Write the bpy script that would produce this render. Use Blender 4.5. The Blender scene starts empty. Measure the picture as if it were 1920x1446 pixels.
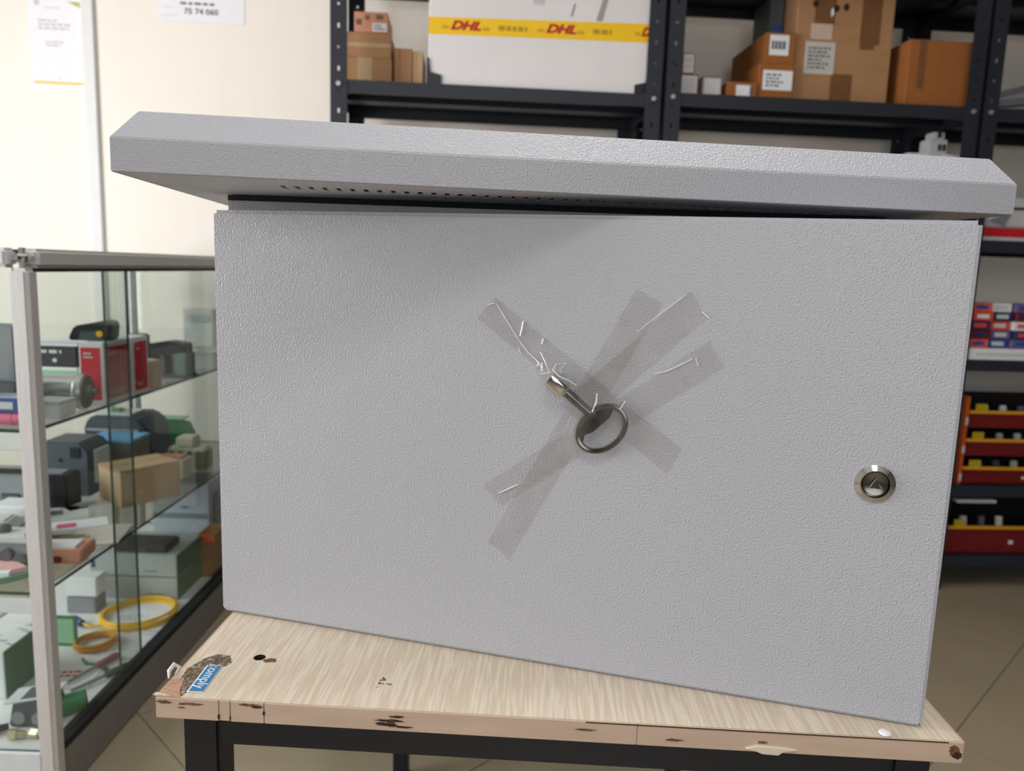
import bpy, bmesh, math, random
from mathutils import Vector, Matrix
random.seed(7)
R = math.radians
scn = bpy.context.scene
col = scn.collection

# ------------------------------------------------------------------ camera
cam_d = bpy.data.cameras.new('camera')
cam = bpy.data.objects.new('camera', cam_d); col.objects.link(cam)
HC = 0.95
TH, RO = R(8.6), R(1.9)
F = Vector((0, math.cos(TH), -math.sin(TH))); R0 = Vector((1, 0, 0)); U0 = Vector((0, math.sin(TH), math.cos(TH)))
CR = R0 * math.cos(RO) + U0 * math.sin(RO); CU = U0 * math.cos(RO) - R0 * math.sin(RO)
M = Matrix((CR, CU, -F)).transposed().to_4x4(); M.translation = (0, 0, HC)
cam.matrix_world = M
cam_d.sensor_fit = 'HORIZONTAL'; cam_d.sensor_width = 36.0; cam_d.lens = 1445 / 1920 * 36
cam_d.clip_start = 0.02
cam_d.dof.use_dof = True; cam_d.dof.focus_distance = 0.56; cam_d.dof.aperture_fstop = 9.0
scn.camera = cam

# ------------------------------------------------------------------ world, lights, exposure
w = bpy.data.worlds.new('world'); scn.world = w; w.use_nodes = True
wn = w.node_tree; bg = wn.nodes['Background']
sky = wn.nodes.new('ShaderNodeTexSky')
try:
    sky.sky_type = 'NISHITA'; sky.sun_disc = False; sky.sun_elevation = R(50); sky.sun_rotation = R(200)
except Exception:
    pass
wn.links.new(sky.outputs[0], bg.inputs[0]); bg.inputs[1].default_value = 0.15

def area(name, loc, rot, sx, sy, power, color):
    l = bpy.data.lights.new(name, 'AREA'); l.shape = 'RECTANGLE'; l.size = sx; l.size_y = sy
    l.energy = power; l.color = color
    if 'ceiling' in name: l.spread = R(110)
    o = bpy.data.objects.new(name, l); col.objects.link(o); o.location = loc; o.rotation_euler = rot
    return o
# daylight through the side window, through the glazed shop front, and two ceiling panels
area('window_daylight', (-2.36, 0.80, 1.25), (0, R(-90), 0), 1.5, 1.7, 66, (0.98, 0.985, 1.0))
area('shopfront_daylight', (0.1, -2.94, 1.5), (R(90), 0, 0), 1.8, 1.8, 33, (0.93, 0.96, 1.0))
area('ceiling_panel_daylight', (0.40, 0.80, 2.735), (0, 0, 0), 0.56, 0.56, 7, (1.0, 0.99, 0.98))
area('ceiling_panel_rear', (0.0, -0.75, 2.735), (0, 0, 0), 0.56, 0.56, 9, (1.0, 0.99, 0.98))
vs = scn.view_settings
vs.view_transform = 'Standard'; vs.look = 'None'; vs.gamma = 1.0; vs.use_curve_mapping = False
vs.exposure = -0.1

# ------------------------------------------------------------------ helpers
def srgb(c):
    return tuple(((x / 255) / 12.92 if x / 255 <= 0.04045 else (((x / 255) + 0.055) / 1.055) ** 2.4) for x in c) + (1,)

MATS = {}
def mat(name, c, rough=0.6, metal=0.0, var=0.08, nscale=40.0, bump=0.0, bscale=200.0, spec=0.5, stretch=None, alpha=None):
    """procedural principled material: noise-varied colour and optional fine noise relief"""
    if name in MATS: return MATS[name]
    m = bpy.data.materials.new(name); m.use_nodes = True; MATS[name] = m
    nt = m.node_tree; b = nt.nodes['Principled BSDF']
    col4 = srgb(c)
    tc = nt.nodes.new('ShaderNodeTexCoord')
    mp = nt.nodes.new('ShaderNodeMapping'); nt.links.new(tc.outputs['Object'], mp.inputs[0])
    if stretch: mp.inputs['Scale'].default_value = stretch
    n = nt.nodes.new('ShaderNodeTexNoise'); n.inputs['Scale'].default_value = nscale; n.inputs['Detail'].default_value = 3
    nt.links.new(mp.outputs[0], n.inputs['Vector'])
    r = nt.nodes.new('ShaderNodeValToRGB')
    r.color_ramp.elements[0].position = 0.3; r.color_ramp.elements[1].position = 0.7
    r.color_ramp.elements[0].color = tuple(max(0, x * (1 - var)) for x in col4[:3]) + (1,)
    r.color_ramp.elements[1].color = tuple(min(1, x * (1 + var)) for x in col4[:3]) + (1,)
    nt.links.new(n.outputs['Fac'], r.inputs[0]); nt.links.new(r.outputs[0], b.inputs['Base Color'])
    b.inputs['Roughness'].default_value = rough; b.inputs['Metallic'].default_value = metal
    b.inputs['Specular IOR Level'].default_value = spec
    if bump:
        n2 = nt.nodes.new('ShaderNodeTexNoise'); n2.inputs['Scale'].default_value = bscale; n2.inputs['Detail'].default_value = 2
        nt.links.new(mp.outputs[0], n2.inputs['Vector'])
        bp = nt.nodes.new('ShaderNodeBump'); bp.inputs['Strength'].default_value = bump; bp.inputs['Distance'].default_value = 0.002
        nt.links.new(n2.outputs['Fac'], bp.inputs['Height']); nt.links.new(bp.outputs[0], b.inputs['Normal'])
    return m

def glass_mat(name, tint, refl=1.0):
    m = bpy.data.materials.new(name); m.use_nodes = True; MATS[name] = m
    nt = m.node_tree; nt.nodes.clear()
    out = nt.nodes.new('ShaderNodeOutputMaterial'); mix = nt.nodes.new('ShaderNodeMixShader')
    tr = nt.nodes.new('ShaderNodeBsdfTransparent'); tr.inputs[0].default_value = tint + (1,)
    gl = nt.nodes.new('ShaderNodeBsdfGlossy'); gl.inputs['Roughness'].default_value = 0.02
    # Schlick reflectance from the facing ratio (same from both sides of a thin pane)
    fr = nt.nodes.new('ShaderNodeLayerWeight'); fr.inputs[0].default_value = 0.5
    pw = nt.nodes.new('ShaderNodeMath'); pw.operation = 'POWER'; pw.inputs[1].default_value = 4.0
    mu = nt.nodes.new('ShaderNodeMath'); mu.operation = 'MULTIPLY_ADD'; mu.inputs[1].default_value = 0.9 * refl; mu.inputs[2].default_value = 0.04 * refl
    nt.links.new(fr.outputs['Facing'], pw.inputs[0]); nt.links.new(pw.outputs[0], mu.inputs[0]); nt.links.new(mu.outputs[0], mix.inputs[0])
    nt.links.new(tr.outputs[0], mix.inputs[1]); nt.links.new(gl.outputs[0], mix.inputs[2]); nt.links.new(mix.outputs[0], out.inputs[0])
    return m

class MB:
    """collects faces for ONE mesh object"""
    def __init__(s): s.v = []; s.f = []; s.m = []
    def add(s, vs, fs, mi=0, mx=None):
        k = len(s.v)
        s.v += [tuple(mx @ Vector(p)) if mx else tuple(p) for p in vs]
        s.f += [tuple(i + k for i in f) for f in fs]; s.m += [mi] * len(fs); return s
    def box(s, x0, x1, y0, y1, z0, z1, mi=0, mx=None, side=None):
        vs = [(x0,y0,z0),(x1,y0,z0),(x1,y1,z0),(x0,y1,z0),(x0,y0,z1),(x1,y0,z1),(x1,y1,z1),(x0,y1,z1)]
        s.add(vs, [(0,3,2,1),(4,5,6,7),(0,1,5,4),(1,2,6,5),(2,3,7,6),(3,0,4,7)], mi, mx); return s
    def cyl(s, p0, p1, r0, r1=None, n=20, mi=0, caps=True):
        r1 = r0 if r1 is None else r1
        p0 = Vector(p0); p1 = Vector(p1); d = (p1 - p0).normalized()
        a = d.orthogonal().normalized(); b = d.cross(a)
        vs = []
        for p, r in ((p0, r0), (p1, r1)):
            for i in range(n):
                t = 2 * math.pi * i / n; vs.append(p + (a * math.cos(t) + b * math.sin(t)) * r)
        fs = [(i, (i + 1) % n, n + (i + 1) % n, n + i) for i in range(n)]
        if caps: fs += [tuple(range(n - 1, -1, -1)), tuple(range(n, 2 * n))]
        return s.add(vs, fs, mi)
    def lathe(s, prof, n=32, mi=0, mx=None):
        """prof: list of (r, z) revolved about z"""
        vs = []; fs = []
        for r, z in prof:
            for i in range(n):
                t = 2 * math.pi * i / n; vs.append((r * math.cos(t), r * math.sin(t), z))
        for k in range(len(prof) - 1):
            for i in range(n):
                j = (i + 1) % n; fs.append((k*n+i, k*n+j, (k+1)*n+j, (k+1)*n+i))
        fs.append(tuple(range(n - 1, -1, -1))); k = (len(prof) - 1) * n; fs.append(tuple(range(k, k + n)))
        return s.add(vs, fs, mi, mx)
    def tube(s, pts, r, n=8, closed=False, mi=0):
        P = [Vector(p) for p in pts]; N = len(P); vs = []; up = None
        for i, p in enumerate(P):
            q0 = P[(i - 1) % N] if (closed or i > 0) else p; q1 = P[(i + 1) % N] if (closed or i < N - 1) else p
            d = (q1 - q0).normalized()
            up = d.orthogonal().normalized() if up is None else (up - d * up.dot(d)).normalized()
            b = d.cross(up)
            for k in range(n):
                t = 2 * math.pi * k / n; vs.append(p + (up * math.cos(t) + b * math.sin(t)) * (r[i] if isinstance(r, list) else r))
        fs = []
        for i in range(N if closed else N - 1):
            j = (i + 1) % N
            for k in range(n): fs.append((i*n+k, i*n+(k+1)%n, j*n+(k+1)%n, j*n+k))
        if not closed: fs += [tuple(range(n - 1, -1, -1)), tuple(range((N-1)*n, N*n))]
        return s.add(vs, fs, mi)
    def prism(s, poly, z0, z1, mi=0, mx=None):
        n = len(poly)
        vs = [(x, y, z0) for x, y in poly] + [(x, y, z1) for x, y in poly]
        fs = [tuple(range(n - 1, -1, -1)), tuple(range(n, 2 * n))] + [(i, (i+1) % n, n + (i+1) % n, n + i) for i in range(n)]
        return s.add(vs, fs, mi, mx)
    def build(s, name, mats, parent=None, bevel=0.0, seg=2, smooth=True, ang=35):
        me = bpy.data.meshes.new(name); me.from_pydata(s.v, [], s.f)
        if not isinstance(mats, (list, tuple)): mats = [mats]
        for m in mats: me.materials.append(m)
        for p, i in zip(me.polygons, s.m): p.material_index = i
        bm = bmesh.new(); bm.from_mesh(me); bmesh.ops.recalc_face_normals(bm, faces=bm.faces)
        if bevel:
            es = [e for e in bm.edges if len(e.link_faces) == 2 and e.calc_face_angle(0) > R(25)]
            bmesh.ops.bevel(bm, geom=es, offset=bevel, segments=seg, affect='EDGES', clamp_overlap=True)
        bm.to_mesh(me); bm.free()
        if smooth:
            for p in me.polygons: p.use_smooth = True
            me.set_sharp_from_angle(angle=R(ang))
        o = bpy.data.objects.new(name, me); col.objects.link(o)
        if parent: o.parent = parent
        return o

def tag(o, label, cat, group=None):
    o['label'] = label; o['category'] = cat
    if group: o['group'] = group
    return o
def thing(name, label, cat, loc=(0, 0, 0), rotz=0.0, group=None):
    o = bpy.data.objects.new(name, None); o.empty_display_size = 0.02; col.objects.link(o)
    o.location = loc; o.rotation_euler = (0, 0, rotz)
    return tag(o, label, cat, group)
def struct(o): o['kind'] = 'structure'; return o
def text(name, s, size, m, parent, mx, shear=0.0, bold=0.0, ext=0.0002, align='LEFT', sx=1.0):
    cu = bpy.data.curves.new('lettering', 'FONT'); cu.body = s; cu.size = size; cu.shear = shear; cu.offset = bold
    cu.extrude = ext; cu.align_x = align; cu.resolution_u = 3
    t = bpy.data.objects.new('lettering_tmp', cu); col.objects.link(t)
    dg = bpy.context.evaluated_depsgraph_get()
    me = bpy.data.meshes.new_from_object(t.evaluated_get(dg)); bpy.data.objects.remove(t)
    me.transform(mx @ Matrix.Diagonal((sx, 1, 1, 1)))
    me.materials.clear(); me.materials.append(m)
    o = bpy.data.objects.new(name, me); col.objects.link(o); o.parent = parent
    return o
FRONT = Matrix.Rotation(R(90), 4, 'X')          # text lying in XY -> standing, facing -Y
def at(x, y, z): return Matrix.Translation((x, y, z))
def dashes(mb, x0, x1, z0, z1, rows, y=-0.0006, rng=None, fill=0.8):
    """rows of short unreadable print on a face that looks along -Y"""
    rng = rng or random.Random(int(x0 * 1e4) + rows)
    hgt = (z1 - z0) / (rows * 1.8)
    for r in range(rows):
        z = z1 - (r + 0.5) * (z1 - z0) / rows; x = x0; xe = x0 + (x1 - x0) * rng.uniform(0.55, 1.0)
        while x < xe - 0.002:
            wd = rng.uniform(0.08, 0.25) * (x1 - x0)
            mb.box(x, min(xe, x + wd), y - 0.0002, y + 0.0002, z - hgt / 2, z + hgt / 2); x += wd + 0.05 * (x1 - x0)
    return mb

# ------------------------------------------------------------------ materials
def powder_coat():
    m = mat('grey_powder_coat', (181, 181, 187), rough=0.40, var=0.012, nscale=6)
    nt = m.node_tree; b = nt.nodes['Principled BSDF']; tc = nt.nodes['Texture Coordinate']
    n = nt.nodes.new('ShaderNodeTexNoise'); n.inputs['Scale'].default_value = 720; n.inputs['Detail'].default_value = 1.0
    nt.links.new(tc.outputs['Object'], n.inputs['Vector'])
    bp = nt.nodes.new('ShaderNodeBump'); bp.inputs['Strength'].default_value = 0.75; bp.inputs['Distance'].default_value = 0.0009
    nt.links.new(n.outputs['Fac'], bp.inputs['Height']); nt.links.new(bp.outputs[0], b.inputs['Normal'])
    return m
POWDER = powder_coat()
def laminate():
    m = mat('oak_laminate', (214, 196, 172), rough=0.55, var=0.03, nscale=9, stretch=(1, 0.25, 1))
    nt = m.node_tree; b = nt.nodes['Principled BSDF']; tc = nt.nodes['Texture Coordinate']
    mp = nt.nodes.new('ShaderNodeMapping'); mp.inputs['Scale'].default_value = (1.0, 0.05, 1.0)
    mp.inputs['Rotation'].default_value = (0, 0, R(4))
    nt.links.new(tc.outputs['Object'], mp.inputs[0])
    n = nt.nodes.new('ShaderNodeTexNoise'); n.inputs['Scale'].default_value = 420; n.inputs['Detail'].default_value = 2; n.inputs['Distortion'].default_value = 0.3
    nt.links.new(mp.outputs[0], n.inputs['Vector'])
    r = nt.nodes.new('ShaderNodeValToRGB'); r.color_ramp.elements[0].position = 0.42; r.color_ramp.elements[1].position = 0.62
    r.color_ramp.elements[0].color = srgb((211, 194, 170)); r.color_ramp.elements[1].color = srgb((227, 213, 193))
    nt.links.new(n.outputs['Fac'], r.inputs[0]); nt.links.new(r.outputs[0], b.inputs['Base Color'])
    bp = nt.nodes.new('ShaderNodeBump'); bp.inputs['Strength'].default_value = 0.3; bp.inputs['Distance'].default_value = 0.0006
    nt.links.new(n.outputs['Fac'], bp.inputs['Height']); nt.links.new(bp.outputs[0], b.inputs['Normal'])
    return m
LAMINATE = laminate()
EDGE = mat('edge_banding', (200, 174, 152), rough=0.6, var=0.07, nscale=30, stretch=(0.5, 1, 2.5), bump=0.1, bscale=150)
CHIP = mat('bare_chipboard', (112, 78, 56), rough=0.9, var=0.5, nscale=450, bump=0.6, bscale=500)
CHIPD = mat('dark_scuff', (52, 36, 26), rough=0.9, var=0.4, nscale=500)
BLACKSTEEL = mat('black_painted_steel', (15, 18, 26), rough=0.4, var=0.12, nscale=30)
RACKPAINT = mat('slate_rack_paint', (34, 38, 48), rough=0.5, var=0.08, nscale=20)
BOLT = mat('zinc_bolt', (200, 202, 205), rough=0.35, metal=0.7, var=0.05)
RUBBER = mat('black_gasket', (18, 20, 24), rough=0.8, var=0.2)
CHROME = mat('polished_chrome', (206, 206, 206), rough=0.10, metal=1.0, var=0.03)
DCHROME = mat('worn_nickel', (104, 101, 98), rough=0.2, metal=1.0, var=0.12, nscale=300, stretch=(1, 6, 1))
ALU = mat('anodised_aluminium', (208, 206, 205), rough=0.42, metal=0.3, var=0.05, nscale=60, stretch=(6, 6, 0.3))
WALL = mat('cream_wall_paint', (248, 240, 230), rough=0.55, var=0.012, nscale=5, stretch=(3, 3, 0.15))
WALLGREY = mat('taupe_wall_paint', (112, 108, 106), rough=0.8, var=0.03, nscale=3)
CEIL = mat('white_ceiling_paint', (235, 234, 230), rough=0.9, var=0.01)
WHITEP = mat('white_board', (232, 232, 232), rough=0.5, var=0.02)
PAPER = mat('white_paper', (244, 243, 248), rough=0.8, var=0.01)
INK = mat('grey_print', (120, 120, 126), rough=0.8, var=0.05)
INKL = mat('faint_print', (205, 204, 210), rough=0.8, var=0.02)
INKD = mat('dark_print', (46, 46, 50), rough=0.8, var=0.05)
YELLOW = mat('yellow_tape', (255, 204, 0), rough=0.4, var=0.03, nscale=20)
RED = mat('red_print', (190, 16, 30), rough=0.5, var=0.03)
CARD = mat('brown_cardboard', (178, 134, 94), rough=0.85, var=0.06, nscale=14, stretch=(1, 1, 3))
CARD2 = mat('orange_cardboard', (160, 98, 46), rough=0.8, var=0.06, nscale=18, stretch=(3, 3, 1))
CARD3 = mat('pale_cardboard', (196, 164, 128), rough=0.85, var=0.05, nscale=14)
PTAPE = mat('brown_packing_tape', (126, 84, 50), rough=0.35, var=0.08, nscale=25)
TILE = mat('beige_floor_tile', (160, 146, 122), rough=0.28, var=0.06, nscale=3)
GROUT = mat('brown_grout', (124, 110, 92), rough=0.9, var=0.1)
NAVY = mat('navy_plastic', (38, 46, 62), rough=0.45, var=0.1)
BLACKP = mat('black_plastic', (28, 30, 33), rough=0.4, var=0.1)
GREYP = mat('grey_plastic', (140, 144, 150), rough=0.5, var=0.06)
DGREYP = mat('dark_grey_plastic', (78, 84, 92), rough=0.5, var=0.08)
LGREYP = mat('light_grey_plastic', (205, 207, 208), rough=0.5, var=0.04)
BEIGEP = mat('beige_plastic', (206, 200, 180), rough=0.5, var=0.06)
GREENP = mat('green_plastic', (30, 140, 82), rough=0.45, var=0.08)
GREENC = mat('teal_green_carton', (66, 118, 92), rough=0.7, var=0.06)
PALEGREEN = mat('pale_green_card', (150, 200, 160), rough=0.7, var=0.05)
REDC = mat('crimson_carton', (214, 28, 52), rough=0.45, var=0.03)
BLUEC = mat('blue_carton', (48, 78, 150), rough=0.5, var=0.08)
PINK = mat('pink_plastic', (236, 110, 150), rough=0.45, var=0.05)
MAUVE = mat('mauve_plastic', (170, 96, 108), rough=0.5, var=0.06)
BRASS = mat('nickel_brass', (206, 196, 160), rough=0.25, metal=0.9, var=0.1)
CABLEY = mat('yellow_cable', (244, 192, 20), rough=0.45, var=0.06)
CABLEO = mat('ochre_cable', (206, 140, 40), rough=0.5, var=0.1)
ORANGE = mat('orange_plastic', (208, 92, 24), rough=0.45, var=0.06)
DKRED = mat('dark_red_bin', (112, 18, 22), rough=0.4, var=0.1)
LILAC = mat('pale_blue_card', (190, 200, 222), rough=0.6, var=0.04)
BLUELBL = mat('blue_sticker', (40, 122, 170), rough=0.45, var=0.05)
SALMON = mat('salmon_card', (214, 150, 122), rough=0.7, var=0.06)
FILM = mat('crumpled_film', (250, 250, 250), rough=0.12, var=0.01, spec=1.0)
GLASS = glass_mat('clear_glass', (0.95, 0.975, 0.962))
GEDGE = mat('green_glass_edge', (40, 62, 54), rough=0.2, var=0.05)
def tape_mat():
    m = bpy.data.materials.new('clear_tape'); m.use_nodes = True
    nt = m.node_tree; b = nt.nodes['Principled BSDF']; out = nt.nodes['Material Output']
    b.inputs['Base Color'].default_value = srgb((158, 153, 148)); b.inputs['Roughness'].default_value = 0.2
    tr = nt.nodes.new('ShaderNodeBsdfTransparent'); tr.inputs[0].default_value = (0.97, 0.963, 0.953, 1)
    mix = nt.nodes.new('ShaderNodeMixShader')
    tc = nt.nodes.new('ShaderNodeTexCoord'); n = nt.nodes.new('ShaderNodeTexNoise'); n.inputs['Scale'].default_value = 60; n.inputs['Detail'].default_value = 3
    nt.links.new(tc.outputs['Object'], n.inputs['Vector'])
    mr = nt.nodes.new('ShaderNodeMapRange'); mr.inputs[1].default_value = 0.3; mr.inputs[2].default_value = 0.7; mr.inputs[3].default_value = 0.05; mr.inputs[4].default_value = 0.14
    nt.links.new(n.outputs['Fac'], mr.inputs[0]); nt.links.new(mr.outputs[0], mix.inputs[0])
    bp = nt.nodes.new('ShaderNodeBump'); bp.inputs['Strength'].default_value = 0.35; bp.inputs['Distance'].default_value = 0.002
    nt.links.new(n.outputs['Fac'], bp.inputs['Height']); nt.links.new(bp.outputs[0], b.inputs['Normal'])
    nt.links.new(tr.outputs[0], mix.inputs[1]); nt.links.new(b.outputs[0], mix.inputs[2]); nt.links.new(mix.outputs[0], out.inputs[0])
    return m
TAPE = tape_mat()
def residue_mat():
    m = mat('glue_residue', (120, 104, 84), rough=0.9, var=0.5, nscale=350)
    nt = m.node_tree; b = nt.nodes['Principled BSDF']; tc = nt.nodes['Texture Coordinate']
    n = nt.nodes.new('ShaderNodeTexNoise'); n.inputs['Scale'].default_value = 330; n.inputs['Detail'].default_value = 4; n.inputs['Roughness'].default_value = 0.7
    nt.links.new(tc.outputs['Object'], n.inputs['Vector'])
    mr = nt.nodes.new('ShaderNodeMapRange'); mr.inputs[1].default_value = 0.47; mr.inputs[2].default_value = 0.55
    nt.links.new(n.outputs['Fac'], mr.inputs[0]); nt.links.new(mr.outputs[0], b.inputs['Alpha'])
    return m
RESIDUE = residue_mat()

# ------------------------------------------------------------------ the room
XL, XR, YB, ZC = -2.4, 3.3, -3.0, 2.78
PSI = R(4)
RO3 = Vector((-0.491, 2.171, 0.0)); RA = Vector((math.cos(PSI), math.sin(PSI), 0)); RB = Vector((-math.sin(PSI), math.cos(PSI), 0))
def RW(a, b, z): return RO3 + RA * a + RB * b + Vector((0, 0, z))
WB = 0.47                                       # back wall plane in the rack's frame
struct(MB().box(-2.3, 4.2, WB, WB + 0.12, 0, ZC).build('wall_back', WALL, smooth=False)).matrix_world = Matrix.Translation(RO3) @ Matrix.Rotation(PSI, 4, 'Z')
wl = MB()
wl.box(XL - .12, XL, YB, -0.05, 0, ZC).box(XL - .12, XL, 1.65, 2.75, 0, ZC).box(XL - .12, XL, -0.05, 1.65, 0, 0.5).box(XL - .12, XL, -0.05, 1.65, 2.0, ZC)
struct(wl.build('wall_left', WALL, smooth=False))
struct(MB().box(XR, XR + .12, YB, 2.75, 0, ZC).build('wall_right', WALLGREY, smooth=False))
wr = MB(); wr.box(XL, -0.85, YB - .12, YB, 0, ZC).box(1.05, XR, YB - .12, YB, 0, ZC).box(-0.85, 1.05, YB - .12, YB, 2.45, ZC).box(-0.85, 1.05, YB - .12, YB, 0, 0.55)
struct(wr.build('wall_rear', WALLGREY, smooth=False))
struct(MB().box(XL - .12, XR + .12, YB - .12, 2.95, ZC, ZC + .1).build('ceiling', CEIL, smooth=False))
fl = struct(MB().box(XL - .12, XR + .12, YB - .12, 2.95, -0.12, -0.002).build('floor', GROUT, smooth=False))
# diagonal floor tiles with recessed joints
def clip(poly, x0, x1, y0, y1):
    for ax, lim, sg in ((0, x0, 1), (0, x1, -1), (1, y0, 1), (1, y1, -1)):
        out = []
        for i in range(len(poly)):
            p, q = poly[i], poly[(i + 1) % len(poly)]
            ip, iq = sg * (p[ax] - lim) >= 0, sg * (q[ax] - lim) >= 0
            if ip: out.append(p)
            if ip != iq:
                t = (lim - p[ax]) / (q[ax] - p[ax]); out.append((p[0] + t * (q[0] - p[0]), p[1] + t * (q[1] - p[1])))
        poly = out
        if len(poly) < 3: return []
    return poly
S2 = math.sqrt(0.5); TS = 0.6
for i in range(-9, 9):
    for j in range(-9, 9):
        u0, v0 = 0.518 + i * TS, -0.99 + j * TS; g = 0.0016
        cs = [(u0 + g, v0 + g), (u0 + TS - g, v0 + g), (u0 + TS - g, v0 + TS - g), (u0 + g, v0 + TS - g)]
        pl = clip([((u + v) * S2, (u - v) * S2) for u, v in cs], XL, XR, YB, 2.9)
        if pl:
            ar = 0.5 * sum(pl[k][0] * pl[(k+1) % len(pl)][1] - pl[(k+1) % len(pl)][0] * pl[k][1] for k in range(len(pl)))
            if abs(ar) > 0.004: MB().prism(pl, -0.004, 0.0).build('tile', TILE, fl, smooth=False)
# window and shop-front frames (outside the photograph, they let the daylight in)
def frame_w(name, axis, c, a0, a1, z0, z1, mull):
    mb = MB(); t = 0.04
    def bar(p0, p1, q0, q1):
        if axis == 'x': mb.box(c - .02, c + .02, p0, p1, q0, q1)
        else: mb.box(p0, p1, c - .02, c + .02, q0, q1)
    bar(a0, a0 + t, z0, z1); bar(a1 - t, a1, z0, z1); bar(a0, a1, z0, z0 + t); bar(a0, a1, z1 - t, z1)
    for k in range(1, mull): x = a0 + (a1 - a0) * k / mull; bar(x - t / 2, x + t / 2, z0, z1)
    return struct(mb.build(name, ALU, smooth=False))
frame_w('window_1', 'x', XL - .06, -0.05, 1.65, 0.5, 2.0, 2)
frame_w('window_2', 'y', YB - .06, -0.85, 1.05, 0.55, 2.45, 3)
# white trim strip on the back wall
t1 = struct(MB().box(-0.877, -0.838, WB - 0.012, WB - 0.001, 0, ZC - .01).build('trim_1', WHITEP, bevel=0.003))
t1.matrix_world = Matrix.Translation(RO3) @ Matrix.Rotation(PSI, 4, 'Z')
# ceiling light panels
for nm, x, y in (('over the bench', 0.40, 0.80), ('behind the viewpoint', 0.0, -0.75)):
    t = thing('ceiling_light', 'square white ceiling light panel ' + nm, 'light', (x, y, ZC - 0.03), 0, 'ceiling light panels')
    fr = MB(); fr.box(-.3, .3, -.3, -.28, 0, .029).box(-.3, .3, .28, .3, 0, .029).box(-.3, -.28, -.28, .28, 0, .029).box(.28, .3, -.28, .28, 0, .029)
    fr.build('light_frame', WHITEP, t); MB().box(-.28, .28, -.28, .28, .015, .029).build('diffuser', WHITEP, t)

# ------------------------------------------------------------------ papers on the wall
def wall_sheet(name, label, a0, a1, z0, z1):
    t = thing(name, label, 'poster', RW(a0, WB - 0.0012, z0), PSI)
    MB().box(0, a1 - a0, -0.0004, 0.0004, 0, z1 - z0).build('sheet', PAPER, t)
    return t
t = wall_sheet('notice_sheet', 'white printed notice with a yellow band near the bottom, on the wall', -1.041, -0.880, 1.468, 1.775)
h = 0.307
MB().box(0.008, .160, -.001, -.0004, .018, .025).build('yellow_band', mat('pale_yellow_print', (240, 205, 70), var=0.05), t)
for q in ((.05, .11, .245, .25, 1), (.03, .13, .18, .215, 3), (.05, .12, .13, .15, 2), (.085, .097, .033, .038, 1)): dashes(MB(), *q, -.0007).build('faint_text', INKL, t)['kind'] = 'stuff'
MB().lathe([(.0085, 0), (.0085, .0004)], 18, mx=at(.028, -.0006, .262) @ FRONT).build('round_emblem', INKL, t)
MB().prism([(.122, .268), (.16, .268), (.16, .250), (.135, .262)], -.0004, .0004, mx=at(0, -.0008, 0) @ FRONT).build('corner_emblem', mat('olive_print', (186, 190, 110), var=0.2), t)
t = wall_sheet('phone_number_sheet', 'white wall sheet printed 75 74 060 in grey digits', -0.642, -0.372, 1.694, 1.80)
text('digits', '75 74 060', 0.0235, INK, t, at(.081, -.0006, .026) @ FRONT, bold=0.0008, sx=1.12)
d = MB(); d.box(.008, .062, -.0008, -.0004, .0185, .0202).box(.012, .05, -.0008, -.0004, .043, .0445).box(.02, .036, -.0008, -.0004, .008, .009)
d.build('ruled_lines', INKL, t)
dashes(MB(), .07, .19, .05, .064, 1, -.0007).build('heading_print', INK, t)
t = thing('wall_socket', 'pale socket box on the back wall seen through the case glass', 'socket', RW(-0.585, WB - .001, 0.655), PSI)
MB().box(0, .1, -.03, 0, 0, .13).build('socket_body', WHITEP, t, bevel=.004)
MB().box(.012, .088, -.034, -.028, .085, .112).build('socket_cover', LGREYP, t, bevel=.002)

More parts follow.
